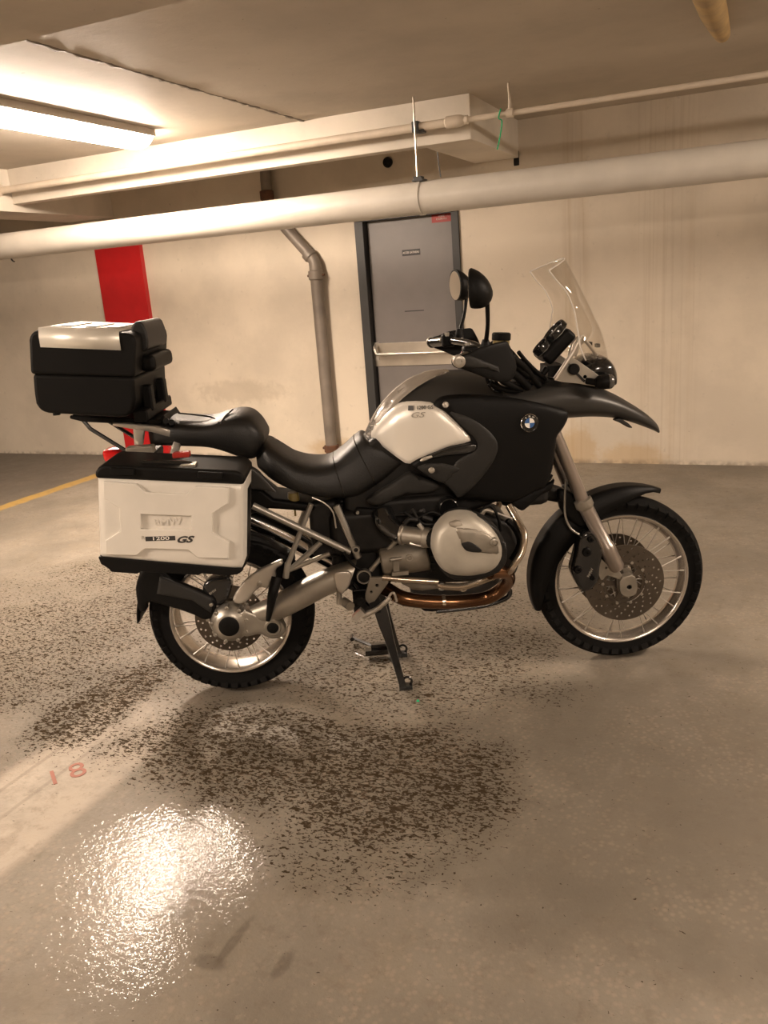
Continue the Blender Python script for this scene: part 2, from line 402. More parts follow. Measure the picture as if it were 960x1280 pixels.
def crom(p, k=4, closed=False):
    q = []; m = len(p)
    for i in range(m if closed else m - 1):
        if closed: p0, p1, p2, p3 = p[i - 1], p[i], p[(i + 1) % m], p[(i + 2) % m]
        else: p0, p1, p2, p3 = p[max(i - 1, 0)], p[i], p[i + 1], p[min(i + 2, m - 1)]
        for j in range(k):
            t = j / k
            q.append(tuple(.5 * (2 * b + (c - a) * t + (2 * a - 5 * b + 4 * c - d) * t * t + (3 * b - a - 3 * c + d) * t ** 3) for a, b, c, d in zip(p0, p1, p2, p3)))
    if not closed: q.append(tuple(p[-1]))
    return q
def inside(x, z, p):
    r = False; n = len(p)
    for i in range(n):
        a, b = p[i], p[i - 1]
        if (a[1] > z) != (b[1] > z) and x < (b[0] - a[0]) * (z - a[1]) / (b[1] - a[1]) + a[0]: r = not r
    return r
def edge_dist(x, z, p):
    best = 9
    for i in range(len(p)):
        ax, az = p[i - 1]; bx, bz = p[i]; dx, dz = bx - ax, bz - az; l = dx * dx + dz * dz
        t = 0 if l == 0 else max(0, min(1, ((x - ax) * dx + (z - az) * dz) / l))
        d = (x - ax - t * dx) ** 2 + (z - az - t * dz) ** 2
        if d < best: best = d
    return math.sqrt(best)
def shell(poly, yf, th=.02, rw=.02, rh=.012, g=.02, out=-1, gr=None):
    """a moulded panel: outline in side view, outer surface at yf(x,z) with edges rounded back by rh over rw; returns G"""
    dense = []
    for i in range(len(poly)):
        a, b = poly[i - 1], poly[i]; n = max(1, int(math.hypot(b[0] - a[0], b[1] - a[1]) / g))
        for k in range(n): dense.append((a[0] + (b[0] - a[0]) * k / n, a[1] + (b[1] - a[1]) * k / n))
    pts = list(dense); ds = [0.0] * len(dense)
    for lev in ((.25, .6) if rh else ()):
        for i, p in enumerate(dense):
            a, b = dense[i - 1], dense[(i + 1) % len(dense)]; t = Vector((b[0] - a[0], b[1] - a[1]))
            if t.length < 1e-9: continue
            t.normalize()
            for sg in (1, -1):
                q = (p[0] - t.y * sg * rw * lev, p[1] + t.x * sg * rw * lev)
                if inside(*q, poly):
                    d = edge_dist(*q, poly)
                    if d > rw * lev * .8: pts.append(q); ds.append(d)
                    break
    xs = [p[0] for p in poly]; zs = [p[1] for p in poly]
    z = min(zs); row = 0
    while z < max(zs):
        x = min(xs) + (g / 2 if row % 2 else 0)
        while x < max(xs):
            if inside(x, z, poly):
                d = edge_dist(x, z, poly)
                if d > max(g * .45, rw * .85 if rh else 0): pts.append((x, z)); ds.append(d)
            x += g
        z += g * .87; row += 1
    nb = len(dense)
    v2, _, f2, ov, _, _ = delaunay_2d_cdt([Vector(p) for p in pts], [(i, (i + 1) % nb) for i in range(nb)], [], 0, 1e-7)
    src = [o[0] if o else 0 for o in ov]
    tris = []
    for f in f2:
        cx = sum(v2[i].x for i in f) / 3; cz = sum(v2[i].y for i in f) / 3
        if inside(cx, cz, poly): tris.append(f)
    r = gr or G(); fv = []; bv = []
    for i, p in enumerate(v2):
        d = ds[src[i]] if src[i] < len(ds) else 0
        k = 0
        if rh:
            u = min(1, d / rw); k = rh * (1 - math.sqrt(max(0, 1 - (1 - u) ** 2)))
        y = yf(p.x, p.y)
        fv.append((p.x, y - out * k, p.y)); bv.append((p.x, y - out * max(th, rh + .002), p.y))
    n = len(fv); faces = [tuple(f) for f in tris] + [tuple(i + n for i in reversed(f)) for f in tris]
    cnt = {}
    for f in tris:
        for a, b in zip(f, f[1:] + f[:1]): cnt[(a, b)] = 1
    for a, b in list(cnt):
        if (b, a) not in cnt: faces.append((b, a, a + n, b + n))
    r.add(fv + bv, faces)
    return r
def flat(name, loops, th, m, parent=None, y=0, bevel=0, label=None):
    """plate in the xz plane with holes (curve fill), centred at y"""
    cu = bpy.data.curves.new(name, 'CURVE'); cu.dimensions = '2D'; cu.fill_mode = 'BOTH'; cu.extrude = th / 2; cu.bevel_depth = bevel
    for lp in loops:
        sp = cu.splines.new('POLY'); sp.points.add(len(lp) - 1); sp.use_cyclic_u = True
        for i, (a, b) in enumerate(lp): sp.points[i].co = (a, b, 0, 1)
    t = bpy.data.objects.new('tmp', cu); COL.objects.link(t)
    dg = bpy.context.evaluated_depsgraph_get(); me = bpy.data.meshes.new_from_object(t.evaluated_get(dg))
    bpy.data.objects.remove(t)
    me.transform(Matrix.Translation((0, y, 0)) @ Matrix.Rotation(pi / 2, 4, 'X')); me.name = name
    me.materials.clear(); me.materials.append(M(m)); me.set_sharp_from_angle(angle=radians(30))
    o = bpy.data.objects.new(name, me); COL.objects.link(o)
    if parent: o.parent = parent
    if label: o['label'] = label
    return o
def lettering(name, txt, size, m, parent, mx, th=.0008, xs=1.0, shear=0, bold=.0, space=1.0, align='CENTER'):
    cu = bpy.data.curves.new(name, 'FONT'); cu.body = txt; cu.size = size; cu.extrude = th; cu.shear = shear; cu.offset = bold
    cu.align_x = align; cu.align_y = 'CENTER'; cu.space_character = space; cu.resolution_u = 3
    t = bpy.data.objects.new('tmp', cu); COL.objects.link(t)
    dg = bpy.context.evaluated_depsgraph_get(); me = bpy.data.meshes.new_from_object(t.evaluated_get(dg)); bpy.data.objects.remove(t)
    me.transform(mx @ Matrix.Diagonal((xs, 1, 1, 1))); me.materials.clear(); me.materials.append(M(m)); me.name = name
    o = bpy.data.objects.new(name, me); COL.objects.link(o)
    if parent: o.parent = parent
    return o
def circ(cx, cz, r, n=24, a0=0): return [(cx + r * cos(a0 + 2 * pi * k / n), cz + r * sin(a0 + 2 * pi * k / n)) for k in range(n)]
FACE = Matrix.Rotation(pi / 2, 4, 'X')      # lettering upright, facing -y

# ------------------------------------------------------------------ the garage
def slab(name, x0, x1, y0, y1, z0, z1, m, parent=None, kind='structure', label=None, cat=None, bevel=0):
    o = build(name, G().box(((x0 + x1) / 2, (y0 + y1) / 2, (z0 + z1) / 2), (x1 - x0, y1 - y0, z1 - z0)), m, parent, bevel=bevel)
    if not parent: tag(o, label, cat, None, kind)
    return o
RX0, RX1, RY0 = -13, 7, -7
slab('floor', RX0, RX1, RY0, WALL_Y + .3, -.2, 0, 'floor', label='damp stained concrete garage floor with dark flaking patches')
slab('ceiling', RX0, RX1, RY0, WALL_Y + .3, CEIL, CEIL + .2, 'ceiling_paint', label='painted concrete ceiling')
DX0, DX1, DZ = -3.007, -2.117, 2.0
g = G()
g.box(((RX0 + DX0) / 2, WALL_Y + .15, CEIL / 2), (DX0 - RX0, .3, CEIL)); g.box(((RX1 + DX1) / 2, WALL_Y + .15, CEIL / 2), (RX1 - DX1, .3, CEIL))
g.box(((DX0 + DX1) / 2, WALL_Y + .15, (DZ + CEIL) / 2), (DX1 - DX0, .3, CEIL - DZ))
tag(build('wall_back', g, 'wall_paint'), 'cream painted concrete wall with brown rust runs', kind='structure')
slab('wall_left', RX0 - .2, RX0, RY0, WALL_Y + .3, 0, CEIL, 'wall_paint')
slab('wall_right', RX1, RX1 + .2, RY0, WALL_Y + .3, 0, CEIL, 'wall_paint')
slab('wall_front', RX0, RX1, RY0 - .2, RY0, 0, CEIL, 'wall_paint')
slab('trim_1', -5.69, -5.17, WALL_Y - .05, WALL_Y + .02, 0, 2.04, 'red_paint', label='bright red painted band on the wall behind the top case')
BXE, BXF = -1.633, 5.37          # boxed beam end and front face
slab('trim_2', -5.45, BXE, BXF, BXF + .10, 2.306, CEIL + .02, 'beam_paint', label='cream boxed beam along the ceiling, ending above the grey door', bevel=.006)
slab('trim_3', -1.97, BXE, BXF + .09, WALL_Y + .01, 2.309, CEIL + .02, 'beam_paint', label='end block of the boxed beam, turning back to the wall')
slab('trim_4', -5.95, -5.45, RY0, WALL_Y + .01, 2.25, CEIL + .02, 'beam_paint', label='cross beam at the far left of the ceiling')
slab('trim_5', RX0, 1.6, 1.75, 2.47, 2.385, CEIL + .02, 'ceiling_paint', label='near concrete beam crossing the top of the view')
# formwork joints on the ceiling
def ridge(name, x, y0, y1, w, h, m, label):
    g = G(); n = int((y1 - y0) / .03); prev = None; R = []
    for i in range(n + 1):
        y = y0 + (y1 - y0) * i / n; k = random.uniform(.2, 1); dx = random.uniform(-.006, .006)
        R.append([(x + dx - w * k / 2, y, CEIL + .002), (x + dx - w * k * .3, y, CEIL - h * k), (x + dx + w * k * .3, y, CEIL - h * k), (x + dx + w * k / 2, y, CEIL + .002)])
    g.rings(R); return tag(build(name, g, m), label, kind='structure')
ridge('trim_6', -2.79, 2.4, 5.37, .03, .010, 'drain_pipe', 'rough formwork joint running along the ceiling')
# door
door = build('door_1', G().box(((DX0 + DX1) / 2 + .02, WALL_Y + .075, .995), (DX1 - DX0 - .13, .05, 1.97)), 'door_grey', bevel=.003)
tag(door, 'grey steel exit door with a brushed push bar', kind='structure')
g = G(); fw = .075
g.box((DX0 + fw / 2, WALL_Y + .06, DZ / 2), (fw, .16, DZ)); g.box((DX1 - .03, WALL_Y + .06, DZ / 2), (.06, .16, DZ)); g.box(((DX0 + DX1) / 2, WALL_Y + .06, DZ - .012), (DX1 - DX0, .16, .024))
g.box((DX0 + fw + .015, WALL_Y + .10, DZ / 2), (.03, .06, DZ))
build('door_frame', g, 'frame_dark', door, bevel=.003, label='dark steel door frame')
yd = WALL_Y + .05
def dpt(px, py): return onY(px, py, yd)
a, bb = dpt(469, 440), dpt(600, 440)
x0, x1 = a.x, DX1 - .07
zt, zb = dpt(500, 428).z, dpt(500, 457).z
build('push_bar_plate', G().box(((x0 + x1) / 2, yd - .004, (zt + zb) / 2), (x1 - x0, .012, zt - zb)), 'steel_brushed', door, bevel=.001, label='brushed steel kick plate behind the push bar')
g = G(); zr = dpt(500, 441).z
g.tube([(x0 + .05, yd - .075, zr), ((x0 + x1) / 2, yd - .085, zr), (x1 - .05, yd - .075, zr)], .014, 10)
pb = build('push_bar', g, 'alloy_light', door, label='satin steel push bar')
for xx, s in ((x0 + .03, 1), (x1 - .03, -1)):
    g = G(); g.tube([(xx - s * .012, yd, zr + .07), (xx - s * .005, yd - .05, zr + .05), (xx + s * .02, yd - .075, zr)], [.022, .02, .016], 8)
    g.box((xx - s * .01, yd - .008, zr + .02), (.04, .018, .15)); build('push_bar_bracket', g, 'alloy_light', pb)
c = dpt(514, 315.5)
sg = build('name_plate', G().box((c.x, yd - .002, c.z), (.155, .004, .048)), 'sign_black', door, label='small black name plate')
lettering('plate_lettering', 'ACCES GATINEAU', .0235, 'sign_text', sg, Matrix.Translation((c.x, yd - .0048, c.z)) @ FACE, xs=.74, bold=.0004)
c = dpt(552, 272)
sg = build('notice_plate', G().box((c.x, yd - .002, c.z), (.165, .004, .066)), 'sign_red', door, label='small red notice at the top of the door')
lettering('notice_lettering', 'PORTE\nCOUPE-FEU', .019, 'sign_text', sg, Matrix.Translation((c.x, yd - .0048, c.z)) @ FACE, xs=.9)
c = dpt(518, 388.5)
build('letter_slot', G().box((c.x, yd - .001, c.z), (.17, .004, .008)), 'frame_dark', door, label='thin dark scratch across the door')

# big painted pipe
PY, PZ, PR = 5.25, 1.988, .098
g = G(); g.lathe((-12.9, PY, PZ), (1, 0, 0), [(PR, 0), (PR, 19.8)], 40)
big = empty('ventilation_pipe', (-3, PY, PZ), 0, 'thick cream painted pipe spanning the whole wall above the door', 'pipe')
def rel(g, loc):
    g.v = [(v[0] - loc[0], v[1] - loc[1], v[2] - loc[2]) for v in g.v]; return g
def bpart(name, g, m, par, **k): return build(name, rel(g, par.location), m, par, **k)
bpart('pipe_run', g, 'pipe_paint', big)
for xx in (-6.4, 1.2):
    bpart('coupling', G().lathe((xx - .045, PY, PZ), (1, 0, 0), [(PR, 0), (PR + .004, .002), (PR + .004, .09), (PR, .092)], 40), 'pipe_paint', big)
# hanger rod
hp = onY(527, 231, PY - .0); ht = onZ(517.5, 122, CEIL)
hx = onY(526, 232, PY).x
hang = empty('pipe_hanger', (hx, PY, PZ), 0, 'thin threaded rod hanging the pipe from the ceiling above the door', 'hanger')
bpart('rod', G().tube([(hx, PY - .044, CEIL - .002), (hx - .003, PY - .044, PZ + PR + .014)], .006, 8), 'steel_brushed', hang)
g = G().box((hx, PY - .030, PZ + PR + .016), (.055, .05, .02)).box((hx, PY - .015, PZ + PR + .004), (.075, .08, .012)); bpart('clamp', g, 'frame_dark', hang, bevel=.002)
bpart('hanger_ring', G().lathe((hx - .012, PY, PZ), (1, 0, 0), [(PR + .001, 0), (PR + .006, 0), (PR + .006, .024), (PR + .001, .024)], 40, True), 'pipe_paint', hang)
# thin conduit along the boxed beam
TY = 5.25
def tp(px, py): q = onY(px, py, TY); return (q.x, TY, q.z)
TZ = onY(440, 171.5, TY).z
con = empty('sprinkler_pipe', (-2.2, TY, TZ), 0, 'thin cream pipe running along the boxed beam below the ceiling', 'pipe')
xa, xb = onY(563, 151, TY).x, onY(574, 150, TY).x
bpart('pipe_run', G().cyl((-5.45, TY, TZ), (xa, TY, TZ), .026, n=20), 'pipe_cream', con)
bpart('pipe_run', G().cyl((xa, TY, TZ), (2.5, TY, TZ), .0165, n=16), 'pipe_cream', con)
bpart('reducer', G().lathe((xa - .03, TY, TZ), (1, 0, 0), [(.030, 0), (.036, .006), (.036, .075), (.032, .10), (.024, .12), (.026, .124), (.026, .14), (.018, .146)], 20), 'pipe_cream', con, label='screwed reducer coupling')
cx = onY(521, 165, TY).x
bpart('pipe_clamp', G().box((cx, TY, TZ + .0), (.045, .062, .066)).box((cx + .03, TY, TZ - .028), (.05, .05, .02)), 'frame_dark', con, bevel=.006, label='black pipe clamp')
cx = onY(637, 136, TY).x
bpart('pipe_bracket', G().lathe((cx - .02, TY, TZ), (1, 0, 0), [(.017, 0), (.026, .002), (.026, .04), (.017, .042)], 14).tube([(cx, TY, TZ + .02), (cx + .002, TY, TZ + .07), (cx - .004, TY, CEIL - .003)], [.012, .009, .006], 8), 'pipe_cream', con)
g = G(); p0 = Vector((cx - .05, TY - .01, TZ - .02))
g.tube([p0 + Vector((0, 0, .05)), p0 + Vector((-.012, -.01, 0)), p0 + Vector((.004, 0, -.02)), p0 + Vector((-.01, 0, -.10)), p0 + Vector((-.03, 0, -.17))], .004, 6)
wire = build('loose_wire', rel(g, p0), 'green_glass', None); wire.location = p0; tag(wire, 'loose green wire dangling from the thin pipe', 'wire')
p0 = onY(547, 190, TY + .1); g = G(); g.tube([p0, p0 + Vector((.003, 0, -.07)), p0 + Vector((.012, 0, -.15))], .004, 6)
w2 = build('cut_cable', rel(g, p0), 'frame_dark'); w2.location = p0; tag(w2, 'short dark cable end hanging beside the hanger rod', 'cable')
# left end valve on the thin pipe
g = G().lathe((-5.47, TY - .0, TZ + .01), (0, -1, 0), [(.05, -.03), (.06, 0), (.06, .05), (.045, .06), (.04, .03), (.02, .03)], 24)
bpart('end_fitting', g, 'pipe_cream', con)
# holes
for (px, py, yy, r, lb) in ((485, 203, WALL_Y, .040, 'round black pipe sleeve in the wall above the grey door'),):
    q = onY(px, py, yy); o = build('pipe_sleeve', G().lathe((0, 0, 0), (0, -1, 0), [(r, 0), (r, .012), (r * .8, .012), (r * .75, .002)], 24), 'engine_dark'); o.location = q; tag(o, lb, 'pipe sleeve')
q = onY(645.5, 198, WALL_Y - .002); o = build('wall_box', G().box((0, 0, 0), (.04, .01, .10)), 'engine_dark', bevel=.004); o.location = q; tag(o, 'small dark opening in the wall beside the boxed beam end', 'opening')
# drain pipe on the wall
dy = WALL_Y - .07
def dp(px, py, yy=dy): q = onY(px, py, yy); return (q.x, yy, q.z)
t0 = dp(398, 333); t1 = dp(411, 560)
dr = empty('drain_pipe', (t0[0], dy, 0), 0, 'weathered grey drain pipe on the wall left of the door, rusty near its foot', 'pipe')
xv = (t0[0] + t1[0]) / 2
bpart('pipe_run', G().cyl((xv, dy, t1[2] + .03), (xv, dy, t0[2]), .052, n=24), 'drain_pipe', dr)
bpart('hub', G().lathe((xv, dy, t0[2] - .03), (0, 0, -1), [(.052, 0), (.064, .004), (.064, .07), (.053, .08)], 24), 'drain_pipe', dr)
e0 = dp(356, 284); e1 = dp(388, 320)
bpart('offset_pipe', G().tube([dp(334, 246), dp(340, 262), e0, e1, (xv, dy, t0[2] + .015), (xv, dy, t0[2] - .06)], [.045, .045, .045, .047, .052, .052], 18), 'drain_pipe', dr)
bpart('elbow_hub', G().lathe(Vector(e1) + Vector((-.03, 0, .03)), Vector(e1) - Vector(e0), [(.046, 0), (.058, .005), (.058, .05), (.05, .06)], 20), 'drain_pipe', dr)
zf = t1[2]
bpart('foot_collar', G().lathe((xv, dy, zf), (0, 0, -1), [(.052, -.03), (.066, -.025), (.066, .03), (.054, .035), (.054, .12), (.07, .125), (.07, .16), (.05, .165), (.05, .3)], 24), 'rust', dr, label='rust-eaten collar')
for s in (-1, 1):
    bpart('bolt', G().cyl((xv + s * .05, dy, zf), (xv + s * .085, dy, zf), .012, n=8), 'rust', dr)
    bpart('bolt', G().cyl((xv + s * .05, dy, t0[2] - .07), (xv + s * .08, dy, t0[2] - .07), .01, n=8), 'rust', dr)
bpart('lower_run', G().cyl((xv, dy, 0), (xv, dy, zf - .1), .05, n=20), 'drain_pipe', dr)
bpart('upper_run', G().tube([dp(331, 190), dp(332, 222), dp(334, 243)], .046, 18), 'drain_pipe', dr, label='brown upper length of the drain pipe')
bpart('upper_hub', G().lathe(dp(333, 238), (0, 0, -1), [(.046, 0), (.058, .006), (.058, .07), (.048, .08)], 20), 'rust', dr)
# ceiling stub upper right
q0, q1 = onZ(880, -25, CEIL - .06), onZ(903, 52, CEIL - .06)
g = G(); g.tube([(q0.x, q0.y - .6, CEIL - .055), (q0.x, q0.y, CEIL - .055), ((q0.x + q1.x) / 2, (q0.y + q1.y) / 2, CEIL - .055), (q1.x, q1.y, CEIL - .03)], [.062, .062, .055, .035], 16)
g.lathe((q1.x, q1.y, CEIL - .03), Vector((q1.x - q0.x, q1.y - q0.y, .1)), [(.035, 0), (.028, .02), (.014, .032), (.0, .036)], 16)
st = build('ceiling_pipe', rel(g, (q0.x, q0.y, CEIL - .055)), 'stained_pipe'); st.location = (q0.x, q0.y, CEIL - .055)
tag(st, 'short yellow-brown stained pipe against the ceiling at the upper right', 'pipe')
# small bracket under the pipe, far left
q = onY(12, 322, PY + .15); br = build('wall_hook', G().tube([(0, 0, .03), (.02, 0, -.02), (.045, 0, -.035)], .006, 6), 'frame_dark'); br.location = q; tag(br, 'small dark hook under the left end of the thick pipe', 'hook')

# light fixtures
em = bpy.data.materials.new('lamp_lens'); em.use_nodes = True
def lamp_mat(s):
    k = 'lamp%g' % s
    if k not in MATS: mat(k, (.9, .88, .82), .5, emit=LAMP, es=s)
    return k
FW = .13
for i, (fx, fy, ln, st_) in enumerate(FIXTURES):
    lb = ['fluorescent batten lit on the ceiling behind the near beam', 'fluorescent batten behind the camera', 'added unseen batten near the camera, fill light for the right wall', 'added unseen batten out of view to the right, brightening the right wall', 'fluorescent batten in the far left bay'][i]
    r = empty('ceiling_light', (fx, fy, CEIL), 0, lb, 'light', 'fluorescent battens on the ceiling')
    build('housing', G().box((0, 0, -.022), (FW * 2 + .03, ln + .02, .044)), 'fixture_metal', r, bevel=.004)
    g = G(); R = []
    for y in (-ln / 2, ln / 2):
        R.append([(x * FW, y, -.044 - .062 * (1 - abs(x) ** 3)) for x in [k / 5 - 1 for k in range(11)]])
    g.rings(R); build('lens', g, lamp_mat(st_), r)
# floor odds
q = onZ(520, 877, .0)
gl = build('glass_shard', G().add([(0, 0, 0), (.014, .003, 0), (.007, .013, 0), (.006, .005, .009)], [(0, 2, 1), (0, 1, 3), (1, 2, 3), (2, 0, 3)]), 'green_glass'); gl.location = q
tag(gl, 'tiny green glass chip on the floor near the stand foot', 'glass chip')
q = onZ(82, 968, .001)
t = lettering('floor_number', '18', .135, 'red_stencil', None, Matrix.Identity(4), th=.0006, xs=.9, space=1.25); t.location = q; t.rotation_euler = (0, 0, YAW + radians(28))
tag(t, 'faded red stencilled 18 on the worn white stripe', 'number')

# ================================================================== the motorcycle
bike = empty('motorcycle', BX, BYAW, 'silver and black adventure touring motorcycle on its centre stand with top case and side case', 'motorcycle')
def B(name, g, m, par=None, **k): return build(name, g, m, par or bike, **k)
def mir(g):
    h = G(); h.v = [(v[0], -v[1], v[2]) for v in g.v]; h.f = [tuple(reversed(f)) for f in g.f]; return h
def mir_obj(o, par=None):
    """the same part on the far side"""
    c = o.copy(); c.data = o.data.copy(); COL.objects.link(c); c.parent = par or o.parent
    c.data.transform(Matrix.Diagonal((1, -1, 1, 1))); c.data.flip_normals(); return c
def sub_mir(o):
    c = mir_obj(o)
    for ch in list(o.children): mir_obj(ch, c)
    return c
def P3(px, py, y): q = L(px, py, y); return (q.x, y, q.z)

# ---- wheels
def wheel(name, cx, cz, R, rr, tw, rw, nsp, lab):
    """R tyre radius, rr rim flange radius, tw tyre half width, rw rim half width"""
    w = build(name, G().lathe((0, 0, 0), (0, 1, 0), [(rr, -rw), (rr - .003, -rw - .004), (rr - .010, -rw - .003), (rr - .016, -rw + .006), (rr - .020, -rw + .014), (rr - .026, -rw * .35), (rr - .030, 0), (rr - .026, rw * .35), (rr - .020, rw - .014),
                                             (rr - .016, rw - .006), (rr - .010, rw + .003), (rr - .003, rw + .004), (rr, rw), (rr - .006, rw - .006), (rr - .012, rw * .4), (rr - .012, -rw * .4), (rr - .006, -rw + .006)], 96, True), 'rim_alloy', bike, label=lab, loc=(cx, 0, cz), sharp=50)
    pr = []; N = 20
    for i in range(N + 1):
        a = pi * i / N; c = -cos(a)
        y = c * tw; k = sin(a) ** .75
        r = rr - .004 + (R - rr + .004) * k
        if abs(c) > .82: y = c * tw * (1 - (abs(c) - .82) * 1.6)
        if 4 < i < 16 and i % 2 == 0: r -= .003
        pr.append((r, y))
    build('tyre', G().lathe((0, 0, 0), (0, 1, 0), pr, 128, cap=False), 'rubber', w, sharp=60)
    # shoulder blocks of the tread
    g = G()
    nb = 46
    for k in range(nb):
        for s in (-1, 1):
            a = 2 * pi * (k + (.5 if s > 0 else 0)) / nb
            r1 = R - .0275; p = Vector((r1 * cos(a), s * tw * .72, r1 * sin(a)))
            g.box(p, (.020, .030, .026), Matrix.Rotation(-a, 3, 'Y') @ Matrix.Rotation(s * .45, 3, 'Z'))
    tag(build('tread_blocks', g, 'rubber', w), kind='stuff')
    # spokes: four patterns shared, each turned about the axle
    hubr = .048
    def spoke(s, lean):
        a0 = 0; ah = lean * .55
        pa = Vector((hubr * cos(ah), s * .036, hubr * sin(ah))); pb = Vector(((rr - .018) * cos(lean * .035), s * (rw - .004), (rr - .018) * sin(lean * .035)))
        g = G().cyl(pa, pb, .0019, n=6); d = (pb - pa).normalized(); g.cyl(pb - d * .014, pb, .0033, n=6)
        return g
    for si, (s, lean) in enumerate(((-1, 1), (-1, -1), (1, 1), (1, -1))):
        first = None; n = nsp // 4
        for k in range(n):
            if not first: o = first = build('spoke', spoke(s, lean), 'spoke_steel', w)
            else: o = first.copy(); COL.objects.link(o); o.parent = w
            o.rotation_euler = (0, -(k + (.0, .5, .25, .75)[si] + .1) * 2 * pi / n, 0)
    return w
fw_ = wheel('front_wheel', 1.507, .328, .328, .262, .058, .040, 40, 'wire-spoked front wheel')
rw_ = wheel('rear_wheel', 0, .318, .318, .233, .075, .060, 40, 'wire-spoked rear wheel')
fw_.rotation_euler = (0, .03, 0)
hub = [(.0, -.07), (.024, -.07), (.026, -.05), (.050, -.046), (.052, -.030), (.034, -.026), (.030, 0), (.034, .026), (.052, .030), (.050, .046), (.026, .05), (.024, .07), (.0, .07)]
build('hub', G().lathe((0, 0, 0), (0, 1, 0), hub, 32), 'cast_alloy', fw_)
build('hub', G().lathe((0, 0, 0), (0, 1, 0), hub, 32), 'cast_alloy', rw_)
def brake_disc(par, y, ro, ri, rows, n, petal=0):
    loops = [circ(0, 0, ro, 72), circ(0, 0, ri, 48)]
    for j, r in enumerate(rows):
        for k in range(n): a = 2 * pi * (k + j * .33) / n; loops.append(circ(r * cos(a), r * sin(a), .0042, 6))
    d = flat('brake_disc', loops, .005, 'disc_steel', par, y)
    # carrier
    loops = [circ(0, 0, .080, 60), circ(0, 0, .030, 24)]
    for k in range(5):
        a = 2 * pi * k / 5; loops.append([(r * cos(b), r * sin(b)) for r, b in ((.040, a - .40), (.070, a - .46), (.073, a), (.070, a + .46), (.040, a + .40), (.036, a))])
    c = flat('disc_carrier', loops, .007, 'disc_steel', par, y + (.006 if y < 0 else -.006))
    for k in range(10):
        a = 2 * pi * k / 10
        if k == 0:
            b0 = build('rivet', G().lathe((0, 0, 0), (0, -1 if y < 0 else 1, 0), [(.006, 0), (.006, .004), (.003, .0045)], 10), 'alloy', par)
            o = b0
        else: o = b0.copy(); COL.objects.link(o); o.parent = par
        o.location = ((ri + .001) * cos(a), y, (ri + .001) * sin(a))
    return d
brake_disc(fw_, -.073, .1525, .083, (.138, .124, .110, .097), 18)
brake_disc(fw_, .073, .1525, .083, (.138, .110), 18)
brake_disc(rw_, -.072, .1325, .085, (.121, .106), 22)

# ---- front fork, mudguard, brake
yf = -.100
def P_(p, y): return Vector(P3(p[0], p[1], y))
ft, fc, fm, fb = P_((695, 545), yf), P_((729, 627), yf), P_((757, 692), yf), P_((787, 737), yf)
axis = (fm - ft).normalized(); fbot = Vector((1.507, yf, .328))
def fork(s):
    k = lambda v: Vector((v.x, v.y * s, v.z))
    up = B('fork_tube', G().tube([k(ft) - axis * .05, k(fc)], .0235, 20), 'fork_silver', label='silver-gold fork leg')
    build('fork_collar', G().lathe(k(fc) - axis * .012, axis, [(.024, 0), (.033, .004), (.034, .03), (.030, .036), (.0275, .040)], 24), 'cast_alloy', up)
    d2 = (k(fbot) - k(fc)).normalized()
    build('fork_slider', G().lathe(k(fc) + axis * .02, k(fbot) - k(fc), [(.0275, 0), (.0275, .17), (.031, .175), (.031, .20), (.029, .27), (.022, .285)], 24), 'fork_silver', up)
    g = G(); lp = [(-.030, .035), (.022, .045), (.034, -.005), (.026, -.034), (-.006, -.040), (-.030, -.02)]
    q = fbot
    clamp = flat('axle_clamp', [[(q.x + a, q.z + b) for a, b in chaikin(lp, 1)], circ(q.x + .004, q.z - .002, .012, 14)], .034, 'cast_alloy', up, s * yf, bevel=.003)
    build('axle_end', G().lathe((q.x + .004, s * (yf - .008), q.z - .002), (0, -s, 0), [(.0125, -.02), (.0125, .005), (.008, .005), (.008, -.004)], 16), 'engine_dark', up)
    return up
fork(1); fork(-1)
B('fork_brace', G().box(((fc.x), 0, fc.z + .012), (.045, .20, .03)).tube([(fc.x - .02, -.09, fc.z + .01), (fc.x + .0, 0, fc.z + .05), (fc.x - .02, .09, fc.z + .01)], .014, 10), 'engine_dark')
# mudguard: swept arc, deeper sides at the back
R = []
for i in range(27):
    t = i / 26; a = radians(65 + t * 131)      # from front tip over the top to the rear lower end (angle at the axle)
    top = .350 + .026 * max(0, 1 - t * 2.6) + .008 * sin(pi * t)
    side = .016 + .085 * (sin(pi * min(1, max(0, (t - .06)) / .94)) ** .8) * (1.0 if t < .62 else 1.0)
    hw = .062 * (1 - .75 * max(0, 1 - t * 5) ** 1.5) + .006 * sin(pi * t)
    ring = []
    for u in [k / 8 - 1 for k in range(17)]:
        y = u * hw * (1 if abs(u) < .7 else 1); r = top - side * max(0, (abs(u) - .45) / .55) ** 2.4
        if abs(u) > .9: y = math.copysign(hw * (.94), u)
        ring.append((1.507 + r * cos(a), y, .328 + r * sin(a)))
    R.append(ring)
B('front_mudguard', G().sheet(R), 'black_plastic', solid=.004, label='black front mudguard')
g = shell(chaikin(XZ([(700, 612), (716, 616), (735, 632), (742, 655), (728, 662), (714, 652), (702, 640), (698, 622)], -.085), 1), lambda x, z: -.078, th=.03, rw=.015, rh=.010, g=.02)
B('mudguard_stay', g, 'black_plastic')
